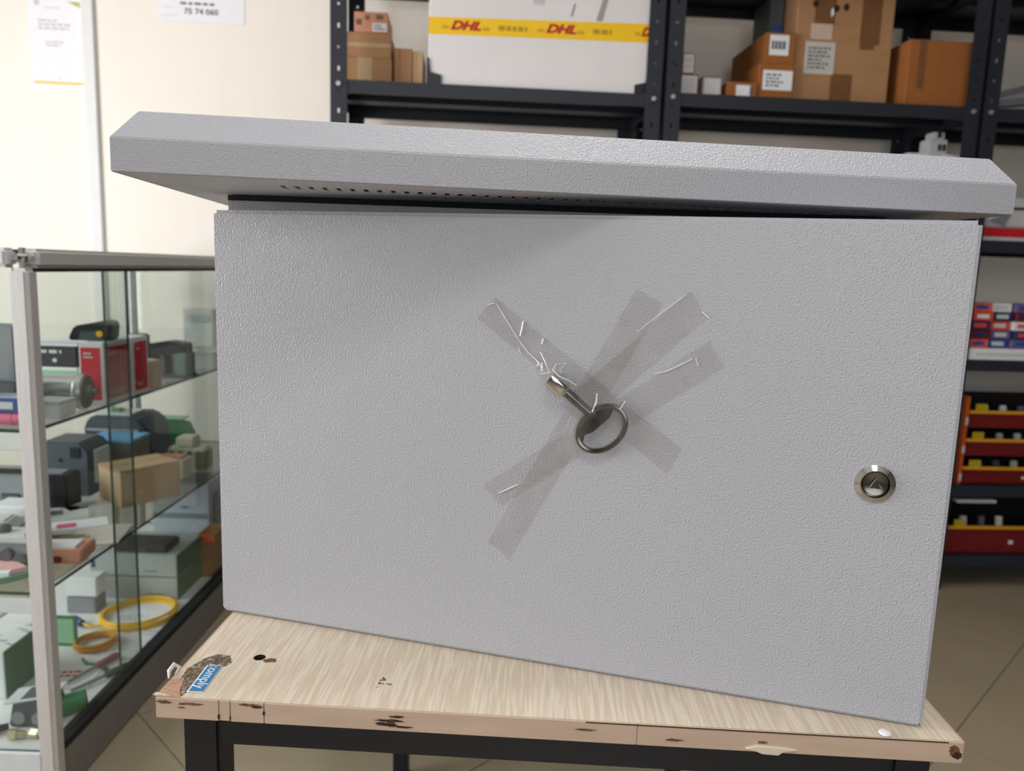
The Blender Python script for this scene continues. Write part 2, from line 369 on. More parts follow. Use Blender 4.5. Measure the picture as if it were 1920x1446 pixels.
# ------------------------------------------------------------------ steel racks
def rack(label, a0, wid, levels, detail_bolts=True):
    t = thing('steel_rack', label, 'rack', RW(a0, 0, 0), PSI, 'slate grey slotted steel racks along the wall')
    pw, D, H = 0.045, 0.38, 2.0
    def post(x, y, sx, sy):
        mb = MB(); th = 0.0025
        # slotted front flange: two side strips and bridges between the slots
        xa, xb = (x, x + pw) if sx > 0 else (x - pw, x)
        xc = (xa + xb) / 2; hw = 0.003
        ya, yb = (y, y + th) if sy > 0 else (y - th, y)
        mb.box(xa, xc - hw, ya, yb, 0, H).box(xc + hw, xb, ya, yb, 0, H)
        z = 0.0; k = 0
        while z < H:
            sl = 0.012 if k % 2 == 0 else 0.007
            mb.box(xc - hw, xc + hw, ya, yb, z, min(H, z + 0.045)); z += 0.045 + sl; k += 1
        yc, yd = (y, y + pw) if sy > 0 else (y - pw, y)
        mb.box(*( (x, x + th) if sx > 0 else (x - th, x)), yc, yd, 0, H)
        return mb.build('post', RACKPAINT, t, smooth=False)
    post(0, 0, 1, 1); post(wid, 0, -1, 1); post(0, D, 1, -1); post(wid, D, -1, -1)
    for z in levels:
        mb = MB(); x0, x1, y0, y1 = 0.004, wid - .004, 0.003, D - .003; lp = 0.034
        mb.box(x0, x1, y0, y1, z - .002, z)
        mb.box(x0, x1, y0, y0 + .002, z - lp, z - .002).box(x0, x1, y1 - .002, y1, z - lp, z - .002)
        mb.box(x0, x1, y0 + .002, y0 + .014, z - lp, z - lp + .002).box(x0, x1, y1 - .014, y1 - .002, z - lp, z - lp + .002)
        mb.box(x0, x0 + .002, y0 + .002, y1 - .002, z - lp, z - .002).box(x1 - .002, x1, y0 + .002, y1 - .002, z - lp, z - .002)
        s = mb.build('shelf', RACKPAINT, t, smooth=False)
        MB().box(x0 + .01, x1 - .01, D * .5 - .03, D * .5 + .03, z - .022, z - .0021).build('stiffener', RACKPAINT, s, bevel=.004)
        for x in (0.022, wid - .022):
            MB().cyl((x, 0.0, z - .013), (x, -.006, z - .013), .0065, n=6).build('bolt', BOLT, t, smooth=False)
    return t
LV1 = [0.11, 0.36, 0.72, 1.08, 1.441, 1.80]; LV2 = [0.11, 0.36, 0.72, 1.08, 1.449, 1.80]; LV3 = [0.11, 0.335, 0.726, 1.079, 1.449, 1.80]
rack('slate steel rack whose shelf carries the white parcel with yellow tape', -0.025, 0.905, LV1)
rack('slate steel rack filled with brown cartons, between two other racks', 0.890, 0.915, LV2)
rack('slate steel rack at the right edge with red and yellow parts bins', 1.813, 0.92, LV3)

def carton(name, label, a0, a1, b0, b1, z0, z1, m, tilt=0.0, group=None, cat='box'):
    t = thing(name, label, cat, RW(a0, b0, z0), PSI + tilt, group)
    W, D, H = a1 - a0, b1 - b0, z1 - z0
    MB().box(0, W, 0, D, 0, H).build('box_body', m, t, bevel=0.002, seg=1)
    return t, W, D, H
def label_on(t, x0, x1, z0, z1, rows=0, m=PAPER, name='paper_label', ink=INK, y=0.0):
    l = MB().box(x0, x1, y - .0008, y, z0, z1).build(name, m, t, smooth=False)
    if rows:
        mx, mz = (x1 - x0) * .1, (z1 - z0) * .14
        dashes(MB(), x0 + mx, x1 - mx, z0 + mz, z1 - mz, rows, y - .001).build('print', ink, l, smooth=False)
    return l
# --- rack 1
Z1 = 1.441
t, W, D, H = carton('parcel_box', 'large white parcel wrapped with yellow and red courier tape', 0.236, 0.843, 0.02, 0.32, Z1, 1.785, mat('white_parcel_card', (236, 231, 232), rough=0.7, var=0.02, nscale=8))
tp = MB().add([(0, -.0008, .132), (W, -.0008, .139), (W, -.0008, .188), (0, -.0008, .176), (0, 0.0002, .132), (W, 0.0002, .139), (W, 0.0002, .188), (0, 0.0002, .176)],
    [(0,1,2,3),(7,6,5,4),(0,4,5,1),(3,2,6,7),(0,3,7,4),(1,5,6,2)]).build('courier_tape', YELLOW, t, smooth=False)
for k, x in enumerate((0.058, 0.318)):
    z = .146 + x * .017
    text('lettering', 'DHL', 0.031, RED, tp, at(x, -.0012, z) @ FRONT, shear=0.35, bold=0.0016, sx=1.32)
    for q in ((-.024, -.004, .001), (-.022, -.003, .0055), (.087, .106, .001), (.089, .106, .0055)): MB().box(x + q[0], x + q[1], -.0013, -.0008, z + q[2], z + q[2] + .002).build('logo_stripe', mat('tape_stripe', (176, 120, 20), var=0.05), tp, smooth=False)
    dashes(MB(), x + .13, x + .215, z - .002, z + .020, 1, -.0011, random.Random(k)).build('print', mat('tape_print', (190, 150, 20), var=0.05), tp, smooth=False)
z = .146 + .58 * .017
text('lettering', 'D', 0.031, RED, tp, at(.582, -.0012, z) @ FRONT, shear=0.35, bold=0.0016)
for q in (.001, .0055): MB().box(.566, .580, -.0013, -.0008, z + q, z + q + .002).build('logo_stripe', MATS['tape_stripe'], tp, smooth=False)
l = MB(); l.box(.27, .302, -.001, 0, .238, .26).box(.281, .312, -.001, 0, .222, .236); l.build('grey_print', INKL, t, smooth=False)
MB().add([(.385, -.001, .197), (.389, -.001, .197), (.397, -.001, .228), (.394, -.001, .23), (.385, 0, .197), (.389, 0, .197), (.397, 0, .228), (.394, 0, .23)], [(0,1,2,3),(7,6,5,4),(0,4,5,1),(3,2,6,7),(0,3,7,4),(1,5,6,2)]).build('ink_line', INK, t, smooth=False)
MB().add([(.455, -.001, .188), (.472, -.001, .188), (.486, -.001, .246), (.472, -.001, .248), (.455, 0, .188), (.472, 0, .188), (.486, 0, .246), (.472, 0, .248)], [(0,1,2,3),(7,6,5,4),(0,4,5,1),(3,2,6,7),(0,3,7,4),(1,5,6,2)]).build('grey_mark', mat('mid_grey_print', (165, 160, 160), var=0.05), t, smooth=False)
for s in (0, 1):
    x = -.004 if s == 0 else W + .004; xi = .036 if s == 0 else W - .036
    MB().prism([(x, 0), (xi, 0), (xi, .026), (x + (xi - x) * .25, .033), (x + (xi - x) * .12, .07), (x, .07)], 0.004, -.004, mx=FRONT).build('corner_protector', BLACKP, t)
t, W, D, H = carton('carton', 'plain brown carton at the bottom of the stack left of the parcel', -0.015, 0.129, 0.10, 0.30, Z1, 1.524, CARD)
MB().box(.05, .09, -.0006, 0, 0, H).build('packing_tape', CARD3, t)
t, W, D, H = carton('carton', 'middle brown carton of the stack left of the parcel', -0.02, 0.126, 0.105, 0.29, 1.5245, 1.592, CARD)
MB().box(0, W, -.0006, 0, .028, .04).build('packing_tape', CARD3, t)
t, W, D, H = carton('carton', 'small printed carton with white label on top of the stack', 0.024, 0.117, 0.11, 0.25, 1.5925, 1.648, SALMON)
label_on(t, .05, .09, .004, .026, 2)
MB().box(.005, .02, -.0006, 0, .02, .035).box(.03, .042, -.0006, 0, .034, .046).box(.06, .08, -.0006, 0, .036, .048).build('dark_print', PTAPE, t)
for k, (a0, a1, zt, lb) in enumerate(((0.134, 0.186, 1.558, 'wider brown carton standing upright left of the parcel'), (0.188, 0.216, 1.553, 'slim brown carton standing upright nearest the parcel'))):
    t, W, D, H = carton('carton', lb, a0, a1, 0.12, 0.28, Z1, zt, CARD if k == 0 else CARD3)
    MB().box(W * .3, W * .34, -.0006, 0, 0, H).build('flap_seam', PTAPE, t)
# --- rack 2
Z2 = 1.449
SMW = mat('white_small_carton', (226, 218, 220), rough=0.6, var=0.03)
t, W, D, H = carton('small_box', 'small white labelled box, lower of the two by the rack post', 0.946, 0.997, .05, .17, Z2, 1.511, CARD2); label_on(t, .002, .047, .004, .058, 4, SMW, ink=INKL)
t, W, D, H = carton('small_box', 'small white labelled box, upper of the two by the rack post', 0.948, 0.984, .05, .15, 1.5115, 1.568, CARD2); label_on(t, .002, .032, .003, .053, 2, SMW, ink=INKL)
t, W, D, H = carton('small_box', 'small grey white box standing alone on the shelf', 1.010, 1.064, .05, .16, Z2, 1.506, mat('grey_small_carton', (196, 190, 192), rough=0.6, var=0.04)); label_on(t, .006, .048, .008, .05, 4, SMW, ink=INKL); MB().box(.001, W - .001, .004, D - .004, H, H + .003).build('lid', BLACKP, t)
t, W, D, H = carton('small_box', 'low orange carton with a small white label', 1.079, 1.167, .045, .15, Z2, 1.496, CARD2); label_on(t, .026, .07, .009, .038, 0); MB().box(.066, .071, -.0012, -.0006, .01, .037).build('blue_stripe', BLUEC, t)
t, W, D, H = carton('carton', 'orange carton with printed label, lower of two beside tall carton', 1.170, 1.272, .05, .33, Z2, 1.551, CARD2); label_on(t, .012, .098, .03, .084, 4)
t, W, D, H = carton('carton', 'orange carton with square label, upper of two beside tall carton', 1.186, 1.274, .06, .34, 1.5515, 1.638, CARD2); label_on(t, .012, .068, .025, .08, 1)
t, W, D, H = carton('carton', 'tall brown carton with tape patches and shipping labels', 1.277, 1.562, .07, .36, Z2, 1.79, CARD)
label_on(t, .03, .118, .085, .173, 6, mat('label_stock', (208, 203, 196), var=0.02), 'shipping_label'); label_on(t, .042, .105, .18, .222, 0, mat('beige_label', (212, 188, 168), var=0.03))
for q in ((.112, .176, 0.001, .088), (.188, .246, .172, .335), (.19, .232, .158, .172), (.05, .11, .222, .335)): MB().box(q[0], q[1], -.0006, 0, q[2], q[3]).build('packing_tape', PTAPE, t, smooth=False)
MB().prism([(.098, .24), (.106, .25), (.102, .268), (.096, .26)], 0, .001, mx=FRONT).build('torn_film', FILM, t)
for x, zz in ((.05, .275), (.112, .265), (.14, .27)): MB().prism([(x + .009 * math.cos(k), zz + .011 * math.sin(k)) for k in range(6)], 0, .001, mx=FRONT).build('scuff_mark', CHIPD, t)
t, W, D, H = carton('blue_box', 'blue and grey box tucked between the cartons', 1.232, 1.272, .16, .30, 1.6385, 1.77, DGREYP); MB().box(.012, .038, -.001, 0, .0, .05).build('blue_label', BLUEC, t)
t, W, D, H = carton('carton', 'square orange carton at the right end of the middle rack shelf', 1.594, 1.799, .03, .24, Z2, 1.632, CARD2)
MB().box(.03, .05, -.0006, 0, .05, H).build('packing_tape', PTAPE, t)
t, W, D, H = carton('grey_carton', 'grey board box behind the square orange carton', 1.70, 1.83 - .06, .25, .34, Z2, 1.665, mat('grey_board', (110, 106, 100), var=0.05)); label_on(t, .01, .05, .1, .16, 0, LGREYP)
t = thing('terminal_strip', 'black terminal strip with three white tops behind the small boxes', 'connector', RW(1.03, .22, Z2), PSI)
MB().box(0, .10, 0, .03, 0, .055).build('strip_base', BLACKP, t, bevel=.003)
for k in range(3): MB().box(.008 + k * .03, .026 + k * .03, -.004, .02, .048, .075).build('terminal', LGREYP, t, bevel=.003)
MB().box(.07, .09, -.006, 0, .03, .05).build('terminal_lug', LGREYP, t, bevel=.002)
t, W, D, H = carton('white_carton', 'white carton under the white breaker, mostly behind the grey canopy', 1.64, 1.80, .06, .24, 1.08, 1.326, WHITEP); MB().box(.06, .1, -.0006, 0, 0, H).build('packing_tape', LGREYP, t)
t = thing('circuit_breaker', 'small white circuit breaker standing behind the grey canopy', 'breaker', RW(1.712, .08, 1.3262), PSI)
MB().box(0, .058, 0, .05, 0, .045).build('breaker_body', LGREYP, t, bevel=.003)
MB().box(.012, .05, .004, .046, .045, .066).build('breaker_top', LGREYP, t, bevel=.003)
MB().box(.028, .036, -.004, 0, .012, .03).box(.042, .05, -.004, 0, .012, .03).build('terminal_screw', INKD, t)
MB().box(.026, .034, -.002, .01, .05, .064).build('toggle', BLACKP, t)
# --- rack 3
Z3 = 1.449
t = thing('metal_profiles', 'bundle of grey metal profiles on the right rack shelf', 'profiles', RW(1.87, .08, Z3), PSI)
for k, (z, dx) in enumerate(((0, 0), (.024, .02), (.05, .05))):
    mb = MB().box(0, .5, 0, .04, 0, .003).box(0, .5, 0, .003, .003, .02).box(0, .5, .037, .04, .003, .02)
    o = mb.build('profile', GREYP, t, smooth=False); o.location = (dx, .03 * k, z); o.rotation_euler = (0, -.14 * k, .1 * k)
t, W, D, H = carton('red_box', 'flat red box on the right rack beside the canopy corner', 1.86, 2.22, .03, .25, 1.079, 1.118, mat('bright_red_card', (206, 26, 40), rough=0.5, var=0.04)); MB().box(0, W, -.0008, 0, 0, .012).build('white_edge', LGREYP, t)
t = thing('label_printer', 'grey handheld device lying on the flat red box', 'device', RW(1.90, .05, 1.1182), PSI)
MB().prism([(0, 0), (.16, 0), (.16, .09), (.05, .09), (-.01, .03)], -.12, 0, mx=FRONT).build('device_body', LGREYP, t, bevel=.006)
MB().prism([(.0, .02), (.055, .005), (.075, .05)], 0.0, .002, mx=FRONT).build('screen_panel', GREYP, t)
MB().box(.0, .15, -.003, 0, .055, .062).build('dark_band', BLACKP, t)
t = thing('white_board', 'white board strip along the shelf below the small stacked boxes', 'board', RW(1.862, .004, 0.7262), PSI)
MB().box(0, .82, 0, .30, 0, .034).build('board_panel', WHITEP, t, bevel=.002)
MB().box(.02, .3, -.001, 0, .012, .022).build('grey_crease', LGREYP, t)
SB = [('red', mat('coral_carton', (226, 92, 84), var=0.04)), ('blue', BLUEC), ('crimson', DKRED), ('navy', mat('navy_carton', (36, 44, 96), var=0.06)), ('orange', mat('vermilion_carton', (222, 74, 40), var=0.05)), ('white', WHITEP), ('violet', mat('violet_carton', (104, 92, 140), var=0.05))]
ROWS = ('bottom', 'second', 'third', 'fourth', 'top')
LAY = [[0, 5, 1], [2, 3, 6], [3, 4, 5], [2, 6, 3], [1, 2, 0][:2]]
LAY = [[0, 1, 6], [2, 6, 3], [3, 4, 5], [4, 3, 2], [0, 5, 6]]
for r, row in enumerate(LAY):
    for k, ci in enumerate(row):
        cn, m = SB[ci]; a0 = 1.866 + k * .068 + (r % 2) * .006
        t, W, D, H = carton('small_part_box', 'small %s parts box, %s row of the stack, %s column' % (cn, ROWS[r], ('left', 'middle', 'right')[k]), a0, a0 + .064, .02 + (k % 2) * .01, .12, 0.7604 + r * .0272, 0.7604 + r * .0272 + .0268, m, group='small parts boxes in the stack')
        MB().box(.012, .05, -.0008, 0, .008, .02).build('box_label', LGREYP if k % 2 else SB[(ci + 1) % 6][1], t, smooth=False)
def bin_cabinet(label, a0, z0, n, wid, bh, hgrp):
    t = thing('bin_cabinet', label, 'organizer', RW(a0, .02, z0), PSI)
    hh = n * bh
    for x in (0, wid - .012):
        s = MB().box(x, x + .012, 0, .2, 0, hh + .012).build('side_frame', ORANGE, t, bevel=.002)
        for k in range(n): MB().box(x + .002, x + .010, -.002, 0, k * bh + .012, k * bh + .035).build('white_patch', LGREYP, s)
    MB().box(.012, wid - .012, .19, .2, 0, hh).build('back_panel', BLACKP, t)
    for k in range(n):
        z = k * bh
        b = MB(); b.box(.014, wid - .014, .004, .18, z + .004, z + .007).box(.014, wid - .014, .004, .007, z + .007, z + bh * .55).box(.014, .017, .007, .18, z + .007, z + bh * .75).box(wid - .017, wid - .014, .007, .18, z + .007, z + bh * .75)
        p = b.build('bin', DKRED, t, smooth=False)
        MB().box(.012, wid - .012, -.004, .004, z + bh * .55, z + bh * .55 + .009).build('yellow_rail', mat('yellow_rail', (214, 150, 14), var=0.05), p)
        MB().box(.03, .065, -.003, .0, z + bh * .55 + .009, z + bh * .55 + .03).build('name_tag', mat('yellow_tag', (176, 152, 14), var=0.06), p)
        for q in range(3): MB().cyl((.09 + q * .06, .03, z + .008), (.10 + q * .06, .06, z + bh * .7), .011, n=8).build('spare_part', (LGREYP, DGREYP, BEIGEP)[(q + k) % 3], p)
        MB().box(wid * .5, wid * .5 + .012, -.001, .004, z + bh * .22, z + bh * .3).build('pull_tab', LGREYP, p)
    return t
bin_cabinet('orange framed cabinet of three dark red bins with yellow rails', 1.885, 0.3352, 3, .42, .088, '')
bin_cabinet('low cabinet of dark red bins with yellow rail, on bottom shelf', 1.86, 0.1102, 1, .44, .15, '')
t = thing('white_ruler', 'white plastic strip lying on the low red bin cabinet', 'strip', RW(1.90, .03, 0.2725), PSI)
MB().box(0, .13, 0, .025, 0, .010).build('strip_body', WHITEP, t, bevel=.002); MB().box(.01, .12, -.0005, 0, .003, .005).build('strip_line', GREYP, t)

# ------------------------------------------------------------------ glass display case
CX0, CX1, CY0, CY1, CT = -1.215, -0.765, 1.215, 2.43, 0.957
case = thing('display_case', 'aluminium framed glass display case with two glass shelves', 'display case', (0, 0, 0))
P = 0.031
for x, y in ((CX1 - P, CY0), (CX0, CY0), (CX1 - P, CY1 - P), (CX0, CY1 - P)):
    MB().box(x, x + P, y, y + P, 0, CT - P).build('post', ALU, case, bevel=.006, seg=3)
for y in (CY0, CY1 - P): MB().box(CX0 + P, CX1 - P, y, y + P, CT - P, CT).build('rail', ALU, case, bevel=.006, seg=3)
for x in (CX0, CX1 - P): MB().box(x, x + P, CY0 + P, CY1 - P, CT - P, CT).build('rail', ALU, case, bevel=.006, seg=3)
for x, y in ((CX1 - P, CY0), (CX0, CY0), (CX1 - P, CY1 - P), (CX0, CY1 - P)):
    MB().box(x - .001, x + P + .001, y - .001, y + P + .001, CT - P, CT + .001).build('corner_cap', CHROME, case, bevel=.013, seg=5)
def pane(name, x0, x1, y0, y1, z0, z1):
    """glass slab: broad faces clear, narrow edges dark green"""
    mb = MB().box(x0, x1, y0, y1, z0, z1)
    d = [x1 - x0, y1 - y0, z1 - z0]; thin = d.index(min(d))
    fax = [2, 2, 1, 0, 1, 0]
    mb.m = [0 if fax[i] == thin else 1 for i in range(6)]
    return mb.build(name, [GLASS, GEDGE], case, smooth=False)
pane('top_glass', CX0 + P, CX1 - P, CY0 + P, CY1 - P, CT - .008, CT - .002)
pane('sliding_pane', CX1 - .014, CX1 - .009, CY0 + P, 1.545, .092, CT - P)
pane('sliding_pane', CX1 - .022, CX1 - .017, 1.475, CY1 - P, .092, CT - P)
pane('front_glass', CX0 + P, CX1 - P, CY0 + .012, CY0 + .017, .092, CT - P)
pane('end_glass', CX0 + P, CX1 - P, CY1 - .018, CY1 - .013, .092, CT - P)
pane('rear_glass', CX0 + .012, CX0 + .017, CY0 + P, CY1 - P, .092, CT - P)
ZS1, ZS2, ZS0 = 0.661, 0.377, 0.090
for z in (ZS1, ZS2):
    pane('glass_shelf', CX0 + .02, CX1 - .026, CY0 + .03, CY1 - .03, z - .006, z)
    MB().box(CX0 + P, CX1 - P - .001, CY0 + .018, CY0 + .026, z - .034, z - .008).build('shelf_rail', WHITEP, case, bevel=.002)
MB().box(CX0 + .01, CX1 - .008, CY0 + .01, CY1 - .01, ZS0 - .012, ZS0).build('case_floor', WHITEP, case)
for y0, y1 in ((CY0 + .004, CY0 + .012), (CY1 - .012, CY1 - .004)): MB().box(CX0 + P, CX1 - P, y0, y1, 0.004, .092).build('plinth_panel', LGREYP, case)
MB().box(CX1 - .008, CX1 - .002, CY0 + P, CY1 - P, .004, .086).build('plinth_panel', mat('plinth_grey', (128, 124, 118), var=0.04), case)
MB().box(CX0 + .002, CX0 + .008, CY0 + P, CY1 - P, .004, .086).build('plinth_panel', LGREYP, case)
MB().box(CX1 - .028, CX1 - .001, CY0 + P, CY1 - P, .0865, .100).build('door_track', RUBBER, case)
MB().box(CX1 - .028, CX1 - .003, CY0 + P, CY1 - P, CT - P - .006, CT - P - .0005).build('door_track', RUBBER, case)

# ------------------------------------------------------------------ goods in the case, upper shelf
def stand(name, label, cat, x, y, z, rz=0.0, group=None): return thing(name, label, cat, (x, y, z + .0003), rz, group)
for k, (y0, d_, lb) in enumerate(((1.475, .108, 'red and white carton on the case top shelf, nearest the post'), (1.587, .07, 'red and white carton behind the other red carton'))):
    t = stand('red_carton', lb, 'box', -.838, y0, ZS1, 0, 'red cartons in the display case')
    MB().box(0, .048, 0, d_, 0, .122).build('box_body', WHITEP, t, bevel=.002)
    p = MB().box(.004, .042, -.0008, 0, .01, .112).build('red_panel', REDC, t); dashes(MB(), .01, .034, .09, .104, 2, -.001).build('print', LGREYP, p)
    p = MB().box(.048, .0488, .008, d_ - .008, .01, .112).build('red_panel', REDC, t)
    MB().box(.0486, .0492, .02, d_ - .03, .018, .026).build('print', CARD3, p); MB().box(.0486, .0492, .016, d_ * .4, .096, .1).build('print', LGREYP, p)
t = stand('black_charger', 'black angular device on top of the red cartons', 'device', -.872, 1.50, ZS1 + .1223, R(8))
MB().prism([(0, 0), (.078, 0), (.082, .034), (.07, .04), (.012, .028), (.004, .012)], -.05, 0, mx=FRONT).build('device_body', BLACKP, t, bevel=.003)
MB().prism([(.02, .001), (.066, .001), (.064, .02), (.024, .018)], 0.0, .002, mx=FRONT).build('device_recess', DGREYP, t)
MB().cyl((.06, -.004, .014), (.06, .001, .014), .006).build('yellow_button', CABLEY, t)
t = stand('green_white_carton', 'white carton with green bands under the black box', 'box', -1.04, 1.58, ZS1)
MB().box(0, .138, 0, .12, 0, .056).build('box_body', WHITEP, t, bevel=.002); MB().box(.0, .1385, -.001, .0, .038, .05).build('green_band', PALEGREEN, t); MB().box(.078, .12, -.0015, 0, .016, .036).build('green_patch', GREENP, t)
t = stand('black_box', 'flat black box with white lettering on the case top shelf', 'box', -1.04, 1.585, ZS1 + .0563)
MB().box(0, .136, 0, .12, 0, .042).build('box_body', BLACKP, t, bevel=.003); dashes(MB(), .03, .132, .026, .038, 1, -.0006, fill=1).build('white_print', LGREYP, t)
MB().lathe([(.005, 0), (.005, .001)], 6, mx=at(.09, -.0002, .014) @ FRONT).build('white_emblem', LGREYP, t)
t = stand('paper_pad', 'white paper pad lying on the flat black box', 'paper', -1.03, 1.59, ZS1 + .0988, R(3)); MB().box(0, .12, 0, .1, 0, .006).build('pad_sheets', PAPER, t); MB().box(0, .12, 0, .012, .006, .008).build('pad_binding', LGREYP, t)
t = thing('pneumatic_cylinder', 'silver round pneumatic cylinder lying on the case top shelf', 'cylinder', (-.802, 1.432, ZS1 + .0345), 0)
CY = Vector((-.22, -.03, 0)).to_track_quat('Z', 'Y').to_matrix().to_4x4()
MB().lathe([(.033, 0), (.034, .004), (.034, .012), (.0325, .014), (.0325, .21), (.034, .212), (.034, .224), (.032, .226)], 32, mx=CY).build('barrel', mat('satin_steel_tube', (206, 206, 208), rough=0.25, metal=0.85, var=0.03), t)
MB().lathe([(.032, 0), (.030, .003), (.012, .003), (.012, .012), (.006, .012), (.006, .02)], 28, mx=CY @ Matrix.Rotation(R(180), 4, 'X')).build('end_cap', mat('cast_end_cap', (128, 124, 112), rough=0.5, metal=0.4, var=0.1), t)
t = stand('white_carton', 'small white carton at the front right of the case top shelf', 'box', -.848, 1.335, ZS1); MB().box(0, .052, 0, .05, 0, .031).build('box_body', WHITEP, t, bevel=.002); MB().box(.0, .0525, -.0005, .0505, .026, .0312).build('box_lid', LGREYP, t)
t = stand('beige_carton', 'small dull beige carton beside the red cartons in the case', 'box', -.832, 1.672, ZS1); MB().box(0, .04, 0, .05, 0, .062).build('box_body', CARD3, t, bevel=.002); MB().box(.012, .026, -.0005, .05, .0615, .0625).build('flap_seam', BEIGEP, t)
t = stand('handle_switch', 'black arched switch handle with grey end block in the case', 'switch', -.938, 1.86, ZS1)
arch = [(0, 0), (.02, 0), (.04, .04), (.06, .05), (.1, .055), (.14, .05), (.14, .082), (.1, .088), (.05, .08), (.02, .06)]
MB().prism(arch, -.05, 0, mx=FRONT).build('arch_body', BLACKP, t, bevel=.003)
for x in (.05, .078, .106): MB().box(x, x + .012, .005, .045, .0, .052).build('rib', DGREYP, t, bevel=.002)
MB().box(.115, .145, -.004, .05, 0, .06).build('end_block', mat('grey_green_plastic', (112, 128, 122), var=0.06), t, bevel=.003)
MB().box(-.012, .03, .02, .06, .062, .10).build('knob_block', DGREYP, t, bevel=.004)
MB().prism([(-.02, 0), (-.012, 0), (.03, .075), (.022, .078)], 0.012, .014, mx=FRONT).build('white_arm', LGREYP, t)
MB().box(-.03, .145, -.02, .06, 0, .006).build('base_plate', DGREYP, t)
t = stand('grey_instrument', 'grey instrument with dark base at the left edge of the case', 'device', -1.02, 1.33, ZS1); MB().box(0, .155, 0, .03, .065, .165).build('device_body', GREYP, t, bevel=.005); MB().box(.01, .15, .003, .028, .0, .064).build('device_base', DGREYP, t, bevel=.003)
t = stand('mauve_panel', 'thin mauve plastic panel standing at the left picture edge', 'panel', -.905, 1.262, ZS1); MB().box(0, .012, 0, .05, 0, .1).build('panel_body', MAUVE, t, bevel=.002); MB().box(.012, .0125, .01, .04, .01, .09).build('panel_stripe', WHITEP, t)
t = stand('blue_carton', 'blue and white carton at the front left of the case top shelf', 'box', -.91, 1.268, ZS1 + .0225); MB().box(0, .098, 0, .04, 0, .025).build('box_body', BLUEC, t, bevel=.001); MB().box(.02, .075, -.0008, 0, .006, .018).build('white_panel', LGREYP, t); MB().box(.0, .099, 0.0, .041, .0248, .0262).build('box_lid', LILAC, t)
t = stand('pink_tube', 'pink plastic tube lying at the front of the case top shelf', 'tube', -.838, 1.276, ZS1 + .011); MB().cyl((-.14, 0, 0), (0, 0, 0), .0105, n=20).build('tube_body', PINK, t); MB().cyl((0, 0, 0), (.024, 0, 0), .0112, .009, n=20).build('tube_cap', PINK, t); MB().cyl((-.001, 0, 0), (.001, 0, 0), .0114, n=20).build('cap_ring', MAUVE, t)

# ------------------------------------------------------------------ middle shelf
t = stand('cardboard_box', 'plain brown cardboard box on the case middle shelf', 'box', -.885, 1.70, ZS2, R(-37))
MB().box(-.105, 0.0, 0, .145, 0, .088).build('box_body', CARD3, t, bevel=.0015, seg=1)
MB().box(-.054, -.052, 0, .145, .0875, .0884).build('flap_seam', PTAPE, t); MB().box(-.105, 0, -.0005, .0, .082, .088).build('flap_fold', CARD, t)
t = stand('navy_printer', 'dark navy printer with sloped front on the case middle shelf', 'printer', -1.15, 2.03, ZS2)
MB().prism([(0, 0), (.17, 0), (.185, .03), (.17, .12), (.14, .145), (.02, .145), (0, .12)], -.13, 0, mx=FRONT).build('printer_body', NAVY, t, bevel=.006)
MB().box(.01, .15, -.003, 0, .105, .112).build('seam_strip', GREYP, t); MB().box(.02, .12, .02, .1, .145, .15).build('paper_tray', LGREYP, t); MB().box(.05, .08, .04, .07, .15, .158).build('green_knob', GREENP, t, bevel=.003)
t = stand('open_tray_box', 'grey brown box with pale blue rim in front of the printer', 'box', -1.08, 1.90, ZS2)
MB().box(0, .122, 0, .1, 0, .106).build('box_body', mat('taupe_carton', (126, 116, 108), var=0.05), t, bevel=.002); MB().box(-.002, .124, -.002, .102, .104, .112).build('blue_rim', mat('sky_blue_rim', (120, 176, 224), var=0.04), t, bevel=.002)
t = stand('dark_drive', 'dark grey drive unit with handle behind the case post', 'device', -1.12, 1.78, ZS2)
MB().prism([(0, 0), (.12, 0), (.12, .11), (.1, .132), (.01, .132), (0, .12)], -.1, 0, mx=FRONT).build('drive_body', DGREYP, t, bevel=.004); MB().box(.05, .055, -.003, 0, .085, .092).box(.078, .1, -.003, 0, .095, .12).build('drive_vent', BLACKP, t); MB().box(.121, .128, .02, .08, .03, .11).build('drive_handle', LGREYP, t)
t = stand('black_controller', 'small black controller block with grey top in the case', 'device', -1.075, 1.68, ZS2)
MB().box(0, .078, 0, .06, 0, .078).build('controller_body', BLACKP, t, bevel=.003); MB().box(.01, .065, .008, .045, .078, .083).build('controller_top', GREYP, t, bevel=.002); MB().box(.045, .05, -.001, 0, .0, .07).build('seam_strip', NAVY, t)
t = stand('green_terminal', 'green terminal block at the back of the middle shelf', 'connector', -1.03, 2.23, ZS2); MB().prism([(0, 0), (.075, 0), (.075, .05), (.06, .085), (0, .1)], -.06, 0, mx=FRONT).build('block_body', GREENP, t, bevel=.002); MB().box(-.02, .06, 0, .05, .1, .104).build('block_lid', PALEGREEN, t)
t = stand('pale_blue_box', 'pale blue box beside the green terminal block', 'box', -1.075, 2.15, ZS2); MB().box(0, .075, 0, .06, 0, .075).build('box_body', LILAC, t, bevel=.002); MB().box(.01, .065, -.0006, 0, .02, .03).build('box_stripe', PAPER, t)
t = stand('beige_relay', 'beige relay module with screw terminals at the back of the shelf', 'relay', -.935, 2.05, ZS2)
MB().box(0, .10, 0, .06, 0, .06).build('relay_body', BEIGEP, t, bevel=.004); MB().box(.02, .07, .005, .055, .06, .088).build('relay_top', BEIGEP, t, bevel=.004)
for k in range(4): MB().cyl((.012 + k * .025, -.003, .045), (.012 + k * .025, .001, .045), .007, n=10).build('screw_terminal', DGREYP, t)
MB().box(.075, .105, -.004, .05, .0, .05).build('side_clip', mat('olive_plastic', (120, 118, 96), var=0.06), t, bevel=.003)
